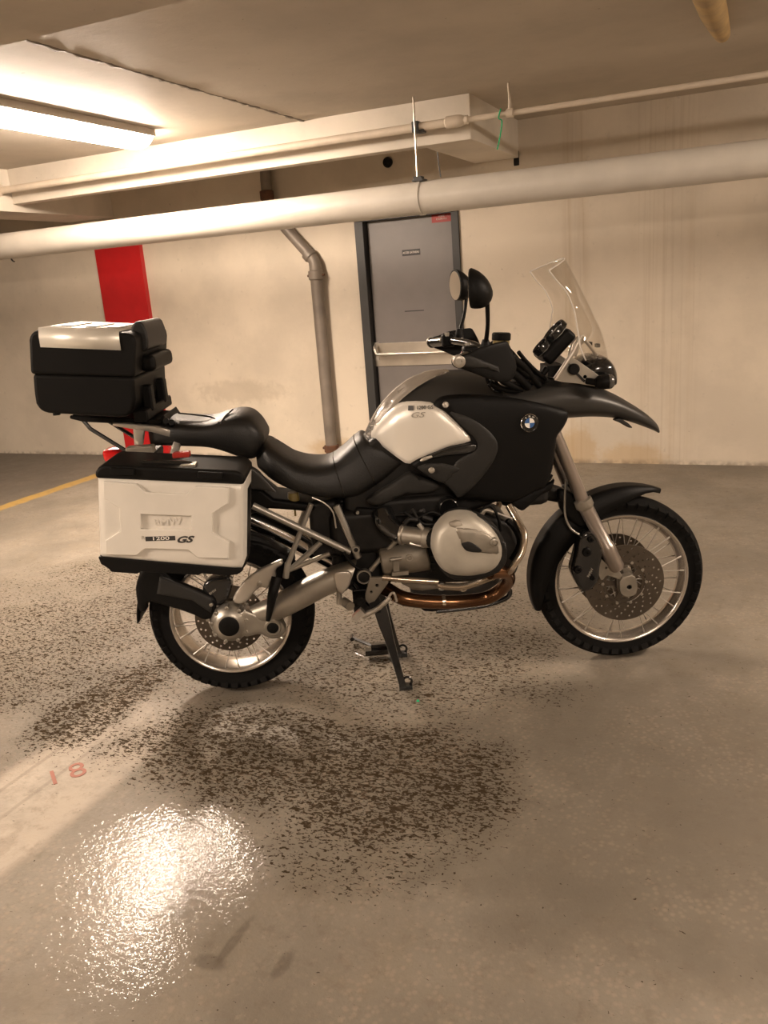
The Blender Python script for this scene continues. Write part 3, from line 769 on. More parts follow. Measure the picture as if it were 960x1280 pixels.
def caliper(s):
    y = s * -.088
    g = shell(chaikin(XZ([(712, 712), (716, 698), (720, 682), (722, 668), (730, 662), (744, 664), (752, 676), (752, 692), (748, 706), (747, 722), (738, 735), (726, 738), (719, 728)], y), 2), lambda x, z: -.118, th=.06, rw=.016, rh=.014, g=.018)
    c = B('brake_caliper', g if s > 0 else mir(g), 'black_gloss')
    h = G()
    for px, py, r in ((722, 712, .015), (733, 690, .017), (740, 722, .010), (738, 674, .012)):
        q = P_((px, py), -.12); h.lathe((q.x, q.y, q.z), (0, -1, 0), [(r, -.01), (r, .006), (r * .8, .01), (r * .4, .010), (r * .35, .004)], 16)
    tag(build('caliper_pistons', h if s > 0 else mir(h), 'black_plastic', c), kind='stuff')
    if s > 0:
        q = P_((738, 716), -.119)
        lettering('caliper_lettering', 'BMW', .016, 'grey_mark', c, Matrix.Translation(q) @ Matrix.Rotation(radians(-65), 4, 'Y') @ FACE)
    h = G().tube([P_((707, 600), s * -.07), P_((706, 640), s * -.085), P_((713, 660), s * -.095), P_((724, 668), s * -.10)], .0042, 8)
    build('brake_hose', h, 'frame_silver', c)
    cb = flat('caliper_bracket', [[(p[0], p[1]) for p in chaikin(XZ([(744, 690), (752, 700), (762, 708), (772, 712), (778, 724), (768, 720), (757, 716), (750, 724), (746, 714)], y), 1)], circ(*[(lambda q: (q.x, q.z))(L(756, 708, y))][0], .006, 10)], .014, 'cast_alloy', bike, s * -.098, bevel=.002)
caliper(1); caliper(-1)
# telelever arm and steering head mass
B('telelever_arm', G().tube([(1.285, 0, .675), (1.15, -.08, .72), (1.02, -.10, .72)], [.03, .026, .024], 12).tube([(1.285, 0, .675), (1.15, .08, .72), (1.02, .10, .72)], [.03, .026, .024], 12), 'engine_dark')
B('front_spring', G().tube([(1.22 + .0 + .032 * cos(a * .9), .032 * sin(a * .9), .72 + a * .0045) for a in range(0, 50)], .006, 6, smooth=False), 'black_plastic')
B('radiator_mass', G().box((1.13, 0, .80), (.18, .24, .26)), 'engine_dark', bevel=.03)

# ---- tank, beak
TS = [ # px of top line at centre, px of lower line (near side), half width
 ((456, 548), (462, 556), .055), ((470, 521), (476, 566), .095), ((488, 497), (495, 576), .130), ((510, 480), (512, 584), .156), ((538, 467), (540, 600), .178), ((570, 463), (575, 612), .190), ((602, 465), (610, 610), .192), ((618, 476), (640, 600), .185), ((640, 486), (670, 590), .17)]
TT = []
for a, b_, w in TS:
    p = L(a[0], a[1], 0); q = L(b_[0], b_[1], -w); TT.append((p.x, q.z, p.z, w))
def lerp_tab(T, x):
    if x <= T[0][0]: return T[0][1:]
    for i in range(len(T) - 1):
        if x <= T[i + 1][0]:
            t = (x - T[i][0]) / (T[i + 1][0] - T[i][0]); return [u + (v - u) * t for u, v in zip(T[i][1:], T[i + 1][1:])]
    return T[-1][1:]
def loft(T, n=36, e=2.6, low=None):
    T2 = crom(T, 4); R = []
    for x, zb, zt, w in T2:
        zm = (zb + zt) / 2; h = (zt - zb) / 2; ring = []
        for k in range(n):
            a = 2 * pi * k / n; c, s = cos(a), sin(a)
            ring.append((x, w * math.copysign(abs(c) ** (2 / e), c), zm + h * math.copysign(abs(s) ** (2 / e), s)))
        R.append(ring)
    return G().rings(R)
def on_loft(T, e, off, mn=.35):
    def f(x, z):
        zb, zt, w = lerp_tab(T, x); zm = (zb + zt) / 2; h = max(.01, (zt - zb) / 2)
        u = min(.985, abs((z - zm) / h)); return -(w * max(mn, (1 - u ** e) ** (1 / e))) - off
    return f
B('fuel_tank', loft(TT, e=2.8), 'dark_tank', label='dark grey tank cover')
def ty(x, z):
    zb, zt, w = lerp_tab(TT, x); zm = (zb + zt) / 2; h = max(.01, (zt - zb) / 2); u = max(0, min(1.1, (z - zm) / h))
    return -w * (1 - .42 * u ** 3) - .010
# silver knee trim following the tank edge
tr = [(455, 549), (463, 530), (476, 508), (492, 490), (512, 474), (536, 464), (560, 462), (562, 465), (540, 472), (518, 485), (500, 500), (484, 519), (470, 538), (461, 552)]
B('tank_trim', shell(chaikin(XZ(tr, -.10), 1), lambda x, z: ty(x, z) - .004, th=.03, rw=.02, rh=.008, g=.014), 'trim_silver', label='polished trim along the tank edge')
# silver tank panel
sp_ = [(461, 550), (468, 537), (480, 521), (492, 510), (506, 504), (524, 502), (541, 503), (556, 514), (572, 529), (590, 549), (577, 553), (560, 557), (543, 565), (526, 574), (510, 582), (494, 572), (478, 561)]
sy = lambda x, z: ty(x, z) - .008
tp_ = B('tank_panel', shell(chaikin(XZ(sp_, -.165), 1), sy, th=.05, rw=.03, rh=.012, g=.014), 'silver_tank', label='silver painted tank side panel')
# model lettering on the panel
q = P_((529, 509.5), -.172); yy = ty(q.x, q.z) - .0105
tilt = Matrix.Rotation(radians(0), 4, 'Y')
def on_panel(px, py, off=.0095, yfun=None, rx=0):
    q = L(px, py, -.17); f = yfun or ty; y = f(q.x, q.z) - off
    q = L(px, py, y); e = .006
    dy = (f(q.x, q.z + e) - f(q.x, q.z - e)) / (2 * e); dxx = (f(q.x + e, q.z) - f(q.x - e, q.z)) / (2 * e)
    nx = Vector((1, dxx, 0)).normalized(); nz = Vector((0, dy, 1)).normalized(); nn = nx.cross(nz).normalized(); nz = nn.cross(nx) * -1
    nz = nz if nz.z > 0 else -nz
    m_ = Matrix((nx, nz, nx.cross(nz))).transposed().to_4x4(); m_.translation = (q.x, f(q.x, q.z) - off, q.z); return m_
lettering('tank_lettering', '1200 GS', .0180, 'dark_mark', tp_, on_panel(531, 509.5, .0100), th=.0012, xs=.95)
build('tank_mark', G().box((0, 0, 0), (.020, .017, .0024)), 'dark_mark', tp_).data.transform(on_panel(513.5, 510, .0100))
lettering('tank_script', 'GS', .026, 'grey_mark', tp_, on_panel(521, 519, .0100), th=.0012, shear=.3, xs=1.6)
# black front side panel
bl = [(541, 508), (548, 500), (557, 496), (580, 494), (610, 495), (640, 498), (668, 503), (695, 510), (714, 516), (713, 526), (706, 538), (698, 547), (697, 560), (694, 585), (690, 602), (683, 614), (671, 617), (662, 622), (646, 630), (625, 630), (600, 628), (574, 627), (566, 616), (556, 606), (546, 602), (530, 596), (512, 584), (524, 575), (542, 566), (560, 557), (577, 553), (589, 549), (572, 530), (556, 515)]
def fy(x, z):
    # widest around the badge, tucking in forward and below
    q = L(640, 530, -.21)
    return -.205 + .35 * max(0, x - q.x - .02) ** 1.5 + .16 * max(0, .97 - z) ** 1.4 + .25 * max(0, z - 1.03) ** 1.3 + .10 * max(0, q.x - .1 - x) ** 1.2
fp = B('side_fairing', shell(chaikin(XZ(bl, -.20), 1), fy, th=.03, rw=.02, rh=.012, g=.02), 'black_plastic', label='black side fairing with round badge')
# charcoal middle panel
ch = [(583, 520), (598, 528), (612, 539), (621, 550), (623, 561), (618, 576), (606, 594), (592, 611), (575, 626), (567, 616), (557, 606), (548, 603), (556, 596), (566, 586), (572, 576), (582, 570), (594, 564), (598, 556), (594, 548), (584, 538), (572, 527), (560, 514)]
B('knee_panel', shell(chaikin(XZ(ch, -.205), 1), lambda x, z: fy(x, z) - .006, th=.012, rw=.012, rh=.005, g=.02), 'charcoal', label='charcoal panel between tank and fairing')
gl_ = [(531, 573), (545, 566), (562, 559), (580, 555), (592, 553), (597, 558), (592, 566), (576, 569), (556, 571), (540, 575)]
B('tank_recess', shell(chaikin(XZ(gl_, -.2), 2), lambda x, z: fy(x, z) - .009, th=.012, rw=.012, rh=.008, g=.014), 'black_gloss')
pk = [(520, 585), (536, 580), (555, 580), (574, 584), (576, 588), (564, 598), (556, 606), (545, 602), (532, 594)]
pkt = B('side_pocket', shell(chaikin(XZ(pk, -.2), 1), lambda x, z: fy(x, z) - .008, th=.012, rw=.01, rh=.006, g=.014), 'charcoal')
B('silver_tab', shell(chaikin(XZ([(525, 576), (530, 572), (540, 569.5), (541, 572), (533, 576), (526, 578)], -.2), 1), lambda x, z: fy(x, z) - .012, th=.008, rw=.004, rh=.003, g=.01), 'alloy_light', label='small silver tab under the tank panel')
def screw(px, py, par, off=.008, r=.011):
    m_ = on_panel(px, py, off, fy)
    s_ = build('screw', G().lathe((0, 0, 0), (0, 0, 1), [(r, -.004), (r, .001), (r * .8, .003), (r * .72, .0005), (r * .5, .0005), (r * .45, .003), (0, .004)], 20), 'alloy_light', par); s_.data.transform(m_)
screw(557, 506, fp, .0065); screw(539.5, 588, pkt, .013)
# badge: black ring, quartered blue and white
bm_ = on_panel(661.5, 528.5, .003, fy)
bd = build('badge', G().lathe((0, 0, 0), (0, 0, 1), [(.031, -.006), (.031, .003), (.029, .0048), (.027, .0042), (0, .0042)], 40), 'black_gloss', fp); bd.data.transform(bm_)
g = G().lathe((0, 0, 0), (0, 0, 1), [(.0315, 0), (.0315, .0036), (.0298, .0052), (.0298, 0)], 40, True); o = build('badge_rim', g, 'chrome', fp); o.data.transform(bm_)
for k in range(4):
    g = G(); ar = [(0, 0, .0046)] + [(.0175 * cos(pi / 2 * (k + j / 6)), .0175 * sin(pi / 2 * (k + j / 6)), .0046) for j in range(7)]
    n = len(ar); g.add(ar + [(a, b_, .003) for a, b_, c in ar], [tuple(range(n)), tuple(range(2 * n - 1, n - 1, -1))] + [(i, i + n, (i + 1) % n + n, (i + 1) % n) for i in range(n)])
    o = build('badge_quarter', g, 'white_mark' if k % 2 == 0 else 'blue_mark', fp); o.data.transform(bm_)
for ch_, an in (('B', 35), ('M', 0), ('W', -35)):
    lettering('badge_letter', ch_, .0085, 'white_mark', fp, bm_ @ Matrix.Rotation(radians(an), 4, 'Z') @ Matrix.Translation((0, .0226, .0044)), th=.0003)
# lower bracket under the fairing at the fork
B('fairing_bracket', shell(chaikin(XZ([(640, 630), (662, 619), (690, 606), (696, 600), (692, 614), (676, 622), (664, 634), (655, 641), (648, 638)], -.17), 1), lambda x, z: -.15, th=.02, rw=.006, rh=.004, g=.02), 'black_plastic')
mir_obj(fp)
# beak
BT = []
for a, b_, w in [((598, 478), (612, 520), .15), ((632, 481), (640, 530), .165), ((655, 477), (665, 530), .165), ((680, 473), (690, 529), .158), ((705, 473), (712, 529), .145), ((735, 479), (735, 527), .128), ((765, 491), (758, 528), .105), ((790, 505), (780, 533), .082), ((808, 517), (800, 538), .062), ((820, 528), (816, 541), .040), ((825, 536), (824, 542), .018)]:
    p = L(a[0], a[1], -.02); q = L(b_[0], b_[1], -w); BT.append((p.x, q.z, p.z, w))
B('beak', loft(BT, e=2.3), 'dark_tank', label='dark grey pointed beak over the front wheel')
g = shell(chaikin(XZ([(768, 526), (776, 523), (788, 530), (795, 537), (788, 536), (776, 529)], -.09), 1), lambda x, z: -.088 + max(0, x - L(768, 530, -.09).x) * .35, th=.03, rw=.006, rh=.003, g=.01)
B('beak_intake', g, 'charcoal')

# ---- seats
def seatT(rows):
    T = []
    for a, b_, w in rows:
        p = L(a[0], a[1], 0); q = L(b_[0], b_[1], -w * .9); T.append(((p.x + q.x) / 2, q.z, p.z, w))
    return T
ST = seatT([((324, 546), (325, 588), .10), ((334, 548), (340, 606), .140), ((350, 557), (358, 616), .155), ((368, 567), (378, 623), .160), ((390, 572), (398, 627), .158), ((410, 570), (418, 628), .150), ((428, 560), (440, 626), .135), ((443, 546), (465, 617), .118), ((453, 541), (488, 603), .10), ((462, 549), (510, 590), .10)])
# the nose of the seat is cut on a slant: build rings that lean
R = []
rows = [((322, 552), (322, 588), .10), ((333, 547), (340, 606), .142), ((349, 556), (360, 617), .158), ((367, 567), (380, 624), .162), ((390, 572), (403, 628), .160), ((412, 570), (428, 629), .150), ((428, 559), (452, 626), .140), ((442, 546), (474, 614), .132), ((452, 540), (492, 602), .128), ((461, 547), (509, 585), .126)]
rr_ = []
for a, b_, w in rows:
    p = L(a[0], a[1], 0); q = L(b_[0], b_[1], -w); rr_.append((p.x, p.z, q.x, q.z, w))
for x1_, z1_, x2_, z2_, w in crom(rr_, 4):
    ring = []; n = 36; e = 3.4
    for k in range(n):
        a = 2 * pi * k / n; c, s = cos(a), sin(a); v = .5 + .5 * math.copysign(abs(s) ** (2 / e), s)
        ring.append((x2_ + (x1_ - x2_) * v, w * math.copysign(abs(c) ** (2 / e), c) * (1 - .12 * v), z2_ + (z1_ - z2_) * v))
    R.append(ring)
seat = B('rider_seat', G().rings(R), 'seat_vinyl', label='black rider seat')
def seat_seam(i):
    ring = R[i]; return G().tube([Vector(v) * 1.0 + Vector((0, (v[1] > 0) * .001 - (v[1] < 0) * .001, .001 if v[2] > ring[27][2] + .05 else -.001)) for v in ring], .0016, 5, smooth=False, closed=True)
for i in (21, 28): build('seam', seat_seam(i), 'black_gloss', seat)
PT = seatT([((189, 527), (191, 560), .085), ((200, 519), (198, 560), .11), ((225, 520), (230, 561), .135), ((260, 521), (262, 563), .145), ((285, 514), (285, 571), .150), ((301, 511), (305, 578), .150), ((314, 514), (318, 577), .145), ((325, 524), (326, 566), .130), ((332, 536), (332, 552), .10)])
pil = B('pillion_seat', loft(PT, e=3.2), 'seat_vinyl', label='black padded pillion seat')
build('piping', G().tube([Vector(v) * 1.002 for v in [(x, on_loft(PT, 2.8, .003)(x, z), z) for x, z in XZ([(218, 521), (240, 523), (262, 526), (275, 529), (280, 523), (288, 516)], -.12)]], .003, 6), 'black_gloss', pil)
# side covers below the seats
B('tail_cover', shell(chaikin(XZ([(306, 580), (322, 588), (334, 602), (347, 617), (330, 613), (314, 612), (304, 608)], -.15), 1), lambda x, z: -.150, th=.02, rw=.01, rh=.005, g=.015), 'dark_tank', label='dark grey tail side cover')
B('seat_side_cover', shell(chaikin(XZ([(456, 627), (472, 616), (492, 604), (512, 590), (524, 597), (546, 604), (552, 610), (540, 616), (518, 617), (500, 620), (486, 628), (470, 633)], -.16), 1), lambda x, z: -.165, th=.04, rw=.015, rh=.008, g=.018), 'charcoal', label='charcoal side cover below the seat')
B('airbox', G().box(L(470, 655, -.02), (.34, .22, .17)).box(L(520, 625, 0), (.30, .25, .10)), 'engine_dark', bevel=.03)
B('air_filter_cover', shell(chaikin(XZ([(440, 634), (470, 636), (505, 632), (512, 650), (508, 676), (486, 682), (462, 678), (446, 672)], -.12), 1), lambda x, z: -.125, th=.03, rw=.012, rh=.006, g=.02), 'black_plastic')

B('frame_cover', G().prism(XZ([(452, 560), (470, 545), (600, 560), (690, 560), (680, 606), (640, 622), (590, 640), (560, 655), (470, 655), (430, 640), (430, 600)], -.11), -.11, .11), 'engine_dark', bevel=.02)
B('pivot_housing', G().prism(XZ([(415, 650), (470, 640), (500, 660), (500, 720), (478, 740), (450, 745), (428, 735), (432, 690)], -.08), -.08, .08), 'engine_dark', bevel=.02)
# ---- frame rails
def rail(name, pts, r=.0115, m='frame_silver', mirror=True, **k):
    o = B(name, G().tube([P_(p[:2], p[2] if len(p) > 2 else -.135) for p in pts], r, 12, smooth=k.pop('smooth', False)), m, **k)
    if mirror: mir_obj(o)
    return o
rail('frame_rail', [(316, 632), (438, 690)], .0125)
rail('frame_rail', [(389, 630), (360, 705)], .010)
rail('frame_rail', [(401, 678), (363, 712)], .010)
rail('frame_rail', [(420, 632), (448, 697)], .0135)
rail('frame_rail', [(463, 713), (502, 668)], .0095)
rail('frame_rail', [(358, 714), (412, 692)], .009, m='alloy')
def ring_at(px, py, y, r, w, m='frame_silver', hole=.55, name='frame_boss', par=None, dark=True):
    q = P_((px, py), y)
    o = B(name, G().lathe((q.x, q.y, q.z), (0, -1, 0), [(r, -w), (r, w * .3), (r * .93, w * .45), (r * hole, w * .45), (r * hole, w * .1), (r * hole * .5, 0)], 28), m, par)
    if dark: build('boss_plug', G().lathe((q.x, q.y - w * .12, q.z), (0, -1, 0), [(r * hole * .98, 0), (r * hole * .6, .002), (0, .002)], 20), 'engine_dark', o)
    return o
ring_at(445, 687, -.148, .0145, .012)
ring_at(455, 721, -.150, .0275, .016, hole=.80)
rail('rear_brace_foot', [(360, 704), (357, 722)], .012)
ring_at(447, 641, -.15, .006, .006, dark=False)

# rear inner guard, shock, muffler seen through the frame
B('shock_absorber', G().tube([(.42, -.02, .40), (.47, -.02, .86)], .030, 16), 'engine_dark')
B('shock_spring', G().tube([(.43 + .05 * a / 70 + .046 * cos(a * .8), -.02 + .046 * sin(a * .8), .50 + a * .0052) for a in range(0, 71)], .007, 6, smooth=False), 'black_plastic')
B('battery_box', G().box(L(407, 655, .0), (.11, .16, .22)), 'engine_dark', bevel=.02)
mz = [P_((436, 715), .05), P_((395, 690), .10), P_((356, 668), .14), P_((270, 628), .16)]
B('muffler', G().tube(mz, [.028, .04, .055, .062], 24), 'chrome', label='chromed silencer')
B('muffler_cover', G().tube([P_((345, 676), .13), P_((300, 668), .15), P_((250, 655), .16)], [.05, .06, .05], 18), 'black_plastic')
B('rear_inner_guard', shell(chaikin(XZ([(300, 668), (330, 674), (358, 688), (370, 700), (362, 714), (334, 706), (318, 694), (250, 700), (240, 660)], 0), 1), lambda x, z: -.05, th=.10, rw=.02, rh=.01, g=.03), 'black_plastic')
B('under_tail', G().prism(XZ([(190, 575), (300, 580), (345, 615), (395, 622), (395, 632), (340, 628), (300, 640), (230, 620), (185, 600)], 0), -.10, .10), 'black_plastic', bevel=.015)
B('fluid_reservoir', G().lathe(P_((367, 622), -.07), (0, 0, -1), [(.02, -.02), (.022, 0), (.02, .02), (.004, .022), (.004, .07)], 16), 'fluid')

# ---- final drive and swingarm
fd = P_((287, 781), -.145)
fdo = B('final_drive', G().lathe((fd.x, -.150, fd.z), (0, 1, 0), [(.036, -.012), (.046, -.010), (.054, -.002), (.066, .006), (.072, .020), (.072, .06), (.06, .085), (.04, .09)], 40), 'alloy', label='alloy final drive housing')
build('drive_cap', G().lathe((fd.x, -.162, fd.z), (0, 1, 0), [(0, -.004), (.030, -.005), (.038, -.001), (.040, .006)], 32), 'black_plastic', fdo, label='black rubber hub cap')
g = G()
for k in range(9):
    a = 2 * pi * k / 9 + .2; g.lathe((fd.x + .067 * cos(a), -.146, fd.z + .067 * sin(a)), (0, -1, 0), [(.0075, -.03), (.0075, .004), (.005, .005), (.004, .001)], 10)
tag(build('drive_bolts', g, 'alloy', fdo), kind='stuff')
# swingarm: tapered tube from pivot to drive
sw = [((446, 700), (433, 738), .045), ((425, 706), (412, 743), .05), ((385, 722), (372, 764), .052), ((345, 744), (340, 778), .046), ((318, 757), (318, 781), .036), ((296, 768), (298, 788), .03)]
R = []
rr_ = []
for a, b_, w in sw:
    p = L(a[0], a[1], -.12); q = L(b_[0], b_[1], -.12); rr_.append((p.x, p.z, q.x, q.z, w))
for x1_, z1_, x2_, z2_, w in crom(rr_, 4):
    ring = []; n = 24; e = 2.4
    for k in range(n):
        a = 2 * pi * k / n; c, s = cos(a), sin(a); v = .5 + .5 * math.copysign(abs(s) ** (2 / e), s)
        ring.append((x2_ + (x1_ - x2_) * v, -.112 + w * math.copysign(abs(c) ** (2 / e), c), z2_ + (z1_ - z2_) * v))
    R.append(ring)
swa = B('swingarm', G().rings(R), 'alloy', label='alloy single-sided swingarm with drive shaft')
# lower rib and link pivot
lr = [(300, 760), (330, 772), (352, 778), (358, 790), (350, 799), (338, 800), (325, 793), (305, 798), (300, 790)]
build('lower_rib', shell(chaikin(XZ(lr, -.15), 1), lambda x, z: -.150, th=.05, rw=.012, rh=.010, g=.014), 'alloy', swa)
lp = P_((341, 785), -.158)
build('link_pivot', G().lathe((lp.x, -.150, lp.z), (0, -1, 0), [(.032, -.04), (.032, .004), (.028, .010), (.022, .010), (.021, .002)], 28), 'alloy', swa)
build('pivot_plug', G().lathe((lp.x, -.154, lp.z), (0, -1, 0), [(.021, 0), (.020, .005), (.014, .007), (0, .007)], 24), 'black_plastic', swa)
# paralever arm upper, light alloy with holes
ar = [(290, 753), (294, 742), (302, 731), (312, 721), (324, 713), (338, 706), (352, 700), (354, 706), (344, 712), (345, 722), (340, 730), (334, 737), (326, 734), (318, 740), (309, 752), (300, 756)]
build('caliper_arm', shell(chaikin(XZ(ar, -.13), 1), lambda x, z: -.128, th=.02, rw=.006, rh=.005, g=.012), 'alloy_light', swa, label='light alloy torque arm')
q = P_((324, 730), -.132); build('arm_bolt', G().lathe((q.x, q.y, q.z), (0, -1, 0), [(.010, -.01), (.010, .004), (.006, .005), (.005, .001)], 14), 'alloy', swa)
build('rubber_boot', G().tube([P_((346, 722), -.15), P_((341, 742), -.172), P_((335, 776), -.172)], [.020, .019, .008], 12), 'black_plastic', swa)
# rear caliper
B('rear_caliper', shell(chaikin(XZ([(253, 732), (262, 724), (274, 722), (286, 720), (290, 732), (286, 748), (276, 758), (262, 756), (254, 746)], -.1), 1), lambda x, z: -.105, th=.06, rw=.012, rh=.010, g=.015), 'black_gloss')
q = P_((266, 740), -.107)
lettering('caliper_lettering', 'BMW', .013, 'grey_mark', bike, Matrix.Translation(q) @ Matrix.Rotation(radians(-30), 4, 'Y') @ FACE)
# rear mudflap hugger
hg = [(176, 712), (196, 712), (205, 722), (232, 734), (262, 745), (270, 752), (268, 772), (255, 776), (240, 768), (205, 757), (184, 752), (182, 765), (174, 766), (170, 748), (169, 732)]
hgr = B('rear_mudguard', shell(chaikin(XZ(hg, -.12), 1), lambda x, z: -.120, th=.035, rw=.010, rh=.007, g=.016), 'black_plastic', label='black plastic rear mudguard')
build('mudguard_rib', shell(XZ([(200, 720), (238, 735), (266, 748), (264, 766), (240, 750), (196, 742)], -.12), lambda x, z: -.129, th=.014, rw=.008, rh=.006, g=.014), 'charcoal', hgr)
q = L(182, 738, 0)
R = []
for i in range(12):
    a = radians(150 + i * 2.5); R.append([(.345 * cos(a) * 1.0, u * .085, .318 + .345 * sin(a)) for u in (-1, -.5, 0, .5, 1)])
build('mudguard_flap', G().sheet(R), 'black_plastic', hgr, solid=.005)
q = P_((264, 756), -.126); build('screw', G().lathe((q.x, q.y, q.z), (0, -1, 0), [(.007, -.01), (.007, .003), (.004, .004)], 12), 'alloy', hgr)

# ---- engine
eng = B('crankcase', G().prism(XZ([(470, 690), (500, 664), (545, 650), (600, 640), (640, 655), (655, 690), (645, 722), (610, 728), (520, 732), (478, 725)], -.135), -.135, .135), 'engine_dark', bevel=.02, label='dark engine crankcase')
# gearbox cover
p0, p1 = P_((476, 702), -.12), P_((540, 690), -.12)
ga = B('gearbox_cover', G().lathe(p0, p1 - p0, [(.045, 0), (.052, .006), (.056, .05), (.062, .11), (.064, .17), (.06, .175)], 32), 'cast_alloy', label='cast alloy gearbox housing')
build('gearbox_plug', G().lathe(P_((512, 697), -.178), (0, -1, 0), [(.013, -.02), (.013, .004), (.009, .004), (.008, 0), (.004, 0), (.004, .006)], 16), 'alloy', ga)
build('clutch_fitting', G().tube([P_((488, 700), -.19), P_((502, 698), -.19)], .0075, 8).box(P_((495, 706), -.18), (.022, .02, .045)).box(P_((500, 716), -.18), (.06, .02, .014)), 'cast_alloy', ga)
g = G()
for k in range(6): g.tube([P_((536 + k * .6, 668 + k * 9), -.17), P_((541 + k * .6, 668 + k * 9), -.17)], .006, 6)
tag(build('case_ribs', g, 'engine_dark', ga), kind='stuff')
B('lower_case', shell(chaikin(XZ([(500, 705), (540, 702), (552, 716), (560, 735), (520, 740), (498, 728)], -.12), 1), lambda x, z: -.12, th=.05, rw=.012, rh=.008, g=.02), 'cast_alloy')
def cylinder(s):
    # barrel with cooling fins, laid sideways
    c = L(590, 684, -.24); y0 = -.13
    R = []
    cyl_ = None
    g = G().lathe((c.x, s * -.12, c.z), (0, -s, 0), [(.062, 0), (.062, .17)], 32)
    cyl_ = B('cylinder', g, 'engine_dark', label='finned engine cylinder')
    fo = chaikin([(c.x - .078, c.z - .050), (c.x - .070, c.z + .058), (c.x - .03, c.z + .078), (c.x + .05, c.z + .075), (c.x + .082, c.z + .045), (c.x + .085, c.z - .045), (c.x + .04, c.z - .078), (c.x - .045, c.z - .078)], 1)
    for k in range(9):
        o = build('cooling_fin', G().prism(fo, s * (y0 - k * .0135), s * (y0 - k * .0135 - .0035)), 'engine_dark', cyl_)
    return cyl_
cy = cylinder(1); cylinder(-1)
vc = [(541, 676), (544, 664), (552, 654), (560, 647), (574, 643), (590, 644), (603, 651), (615, 661), (624, 673), (628, 686), (627.5, 698), (622, 709), (611, 717), (590, 721), (566, 720), (553, 713), (545, 702), (540, 690)]
vy = lambda x, z: -.385 - .014 * (1 - min(1, ((x - L(585, 685, -.37).x) / .14) ** 2 + ((z - L(585, 685, -.37).z) / .11) ** 2))
vcp = chaikin(XZ(vc, -.365), 1)
def vcover(s):
    g = shell(vcp, vy, th=.085, rw=.036, rh=.030, g=.012)
    o = B('valve_cover', g if s > 0 else mir(g), 'cover_alloy', label='scuffed alloy valve cover')
    g = shell(chaikin(XZ([(568, 660), (590, 661), (608, 667), (620, 676), (624, 686), (624.5, 694), (612, 693), (602, 691.5), (590, 689), (578, 683), (573, 672)], -.40), 1), lambda x, z: vy(x, z) - .004, th=.03, rw=.008, rh=.006, g=.012)
    build('cover_plate', g if s > 0 else mir(g), 'cast_alloy', o)
    g = shell(chaikin(XZ([(576, 680), (580, 678.5), (586, 677), (593, 680), (603, 688), (601, 691), (590, 690.5), (582, 688.5)], -.405), 1), lambda x, z: vy(x, z) - .0065, th=.02, rw=.004, rh=.002, g=.01)
    build('cover_logo_inset', g if s > 0 else mir(g), 'engine_dark', o)
    for px, py in ((618, 678),):
        q = P_((px, py), -.40); h = G().lathe((q.x, q.y, q.z), (0, -1, 0), [(.014, -.02), (.014, .004), (.010, .006), (.008, .001), (.005, .001), (.005, .005)], 18)
        build('cover_bolt', h if s > 0 else mir(h), 'alloy', o)
    q = shell(chaikin(XZ([(560, 652), (572, 648), (584, 656), (570, 659), (562, 657)], -.37), 1), lambda x, z: vy(x, z) - .000, th=.03, rw=.006, rh=.004, g=.012)
    build('cover_vent', q if s > 0 else mir(q), 'cast_alloy', o)
    # head behind the cover
    hd = shell(chaikin(XZ([(541, 672), (548, 655), (560, 642), (580, 638), (604, 646), (622, 660), (633, 680), (632, 702), (620, 716), (590, 724), (562, 722), (546, 706)], -.31), 1), lambda x, z: -.335, th=.075, rw=.01, rh=.008, g=.02)
    B('cylinder_head', hd if s > 0 else mir(hd), 'engine_dark')
vcover(1); vcover(-1)
# oil filler / round sensor above the cover
q = P_((561, 635), -.20)
B('oil_cooler_cap', G().lathe((q.x, q.y, q.z), (0, -1, 0), [(.034, -.04), (.034, .004), (.031, .007), (.029, -.006), (0, -.006)], 28), 'black_gloss')
# throttle body and intake
p0, p1 = P_((501, 668), -.20), P_((541, 673), -.25)
tb = B('throttle_body', G().lathe(p0, p1 - p0, [(.030, 0), (.037, .002), (.037, .012), (.032, .014), (.031, .085), (.036, .09), (.036, .10), (.033, .12)], 28), 'alloy', label='alloy throttle body')
q = P_((515, 669), -.232); build('throttle_plug', G().lathe((q.x, q.y, q.z), (0, -1, 0), [(.013, -.02), (.013, .006), (.010, .008), (0, .008)], 18), 'cast_alloy', tb)
build('injector', G().tube([P_((523, 655), -.24), P_((531, 664), -.24)], .008, 8), 'alloy_light', tb)
build('throttle_link', G().tube([P_((512, 679), -.24), P_((530, 683), -.24)], .006, 8), 'alloy_light', tb)
B('intake_hose', G().tube([P_((478, 640), -.13), P_((482, 652), -.16), P_((492, 662), -.18), P_((502, 668), -.20)], [.040, .042, .038, .034], 20), 'black_gloss')
B('intake_snorkel', G().tube([P_((540, 673), -.25), P_((548, 676), -.28)], .034, 16), 'black_plastic')
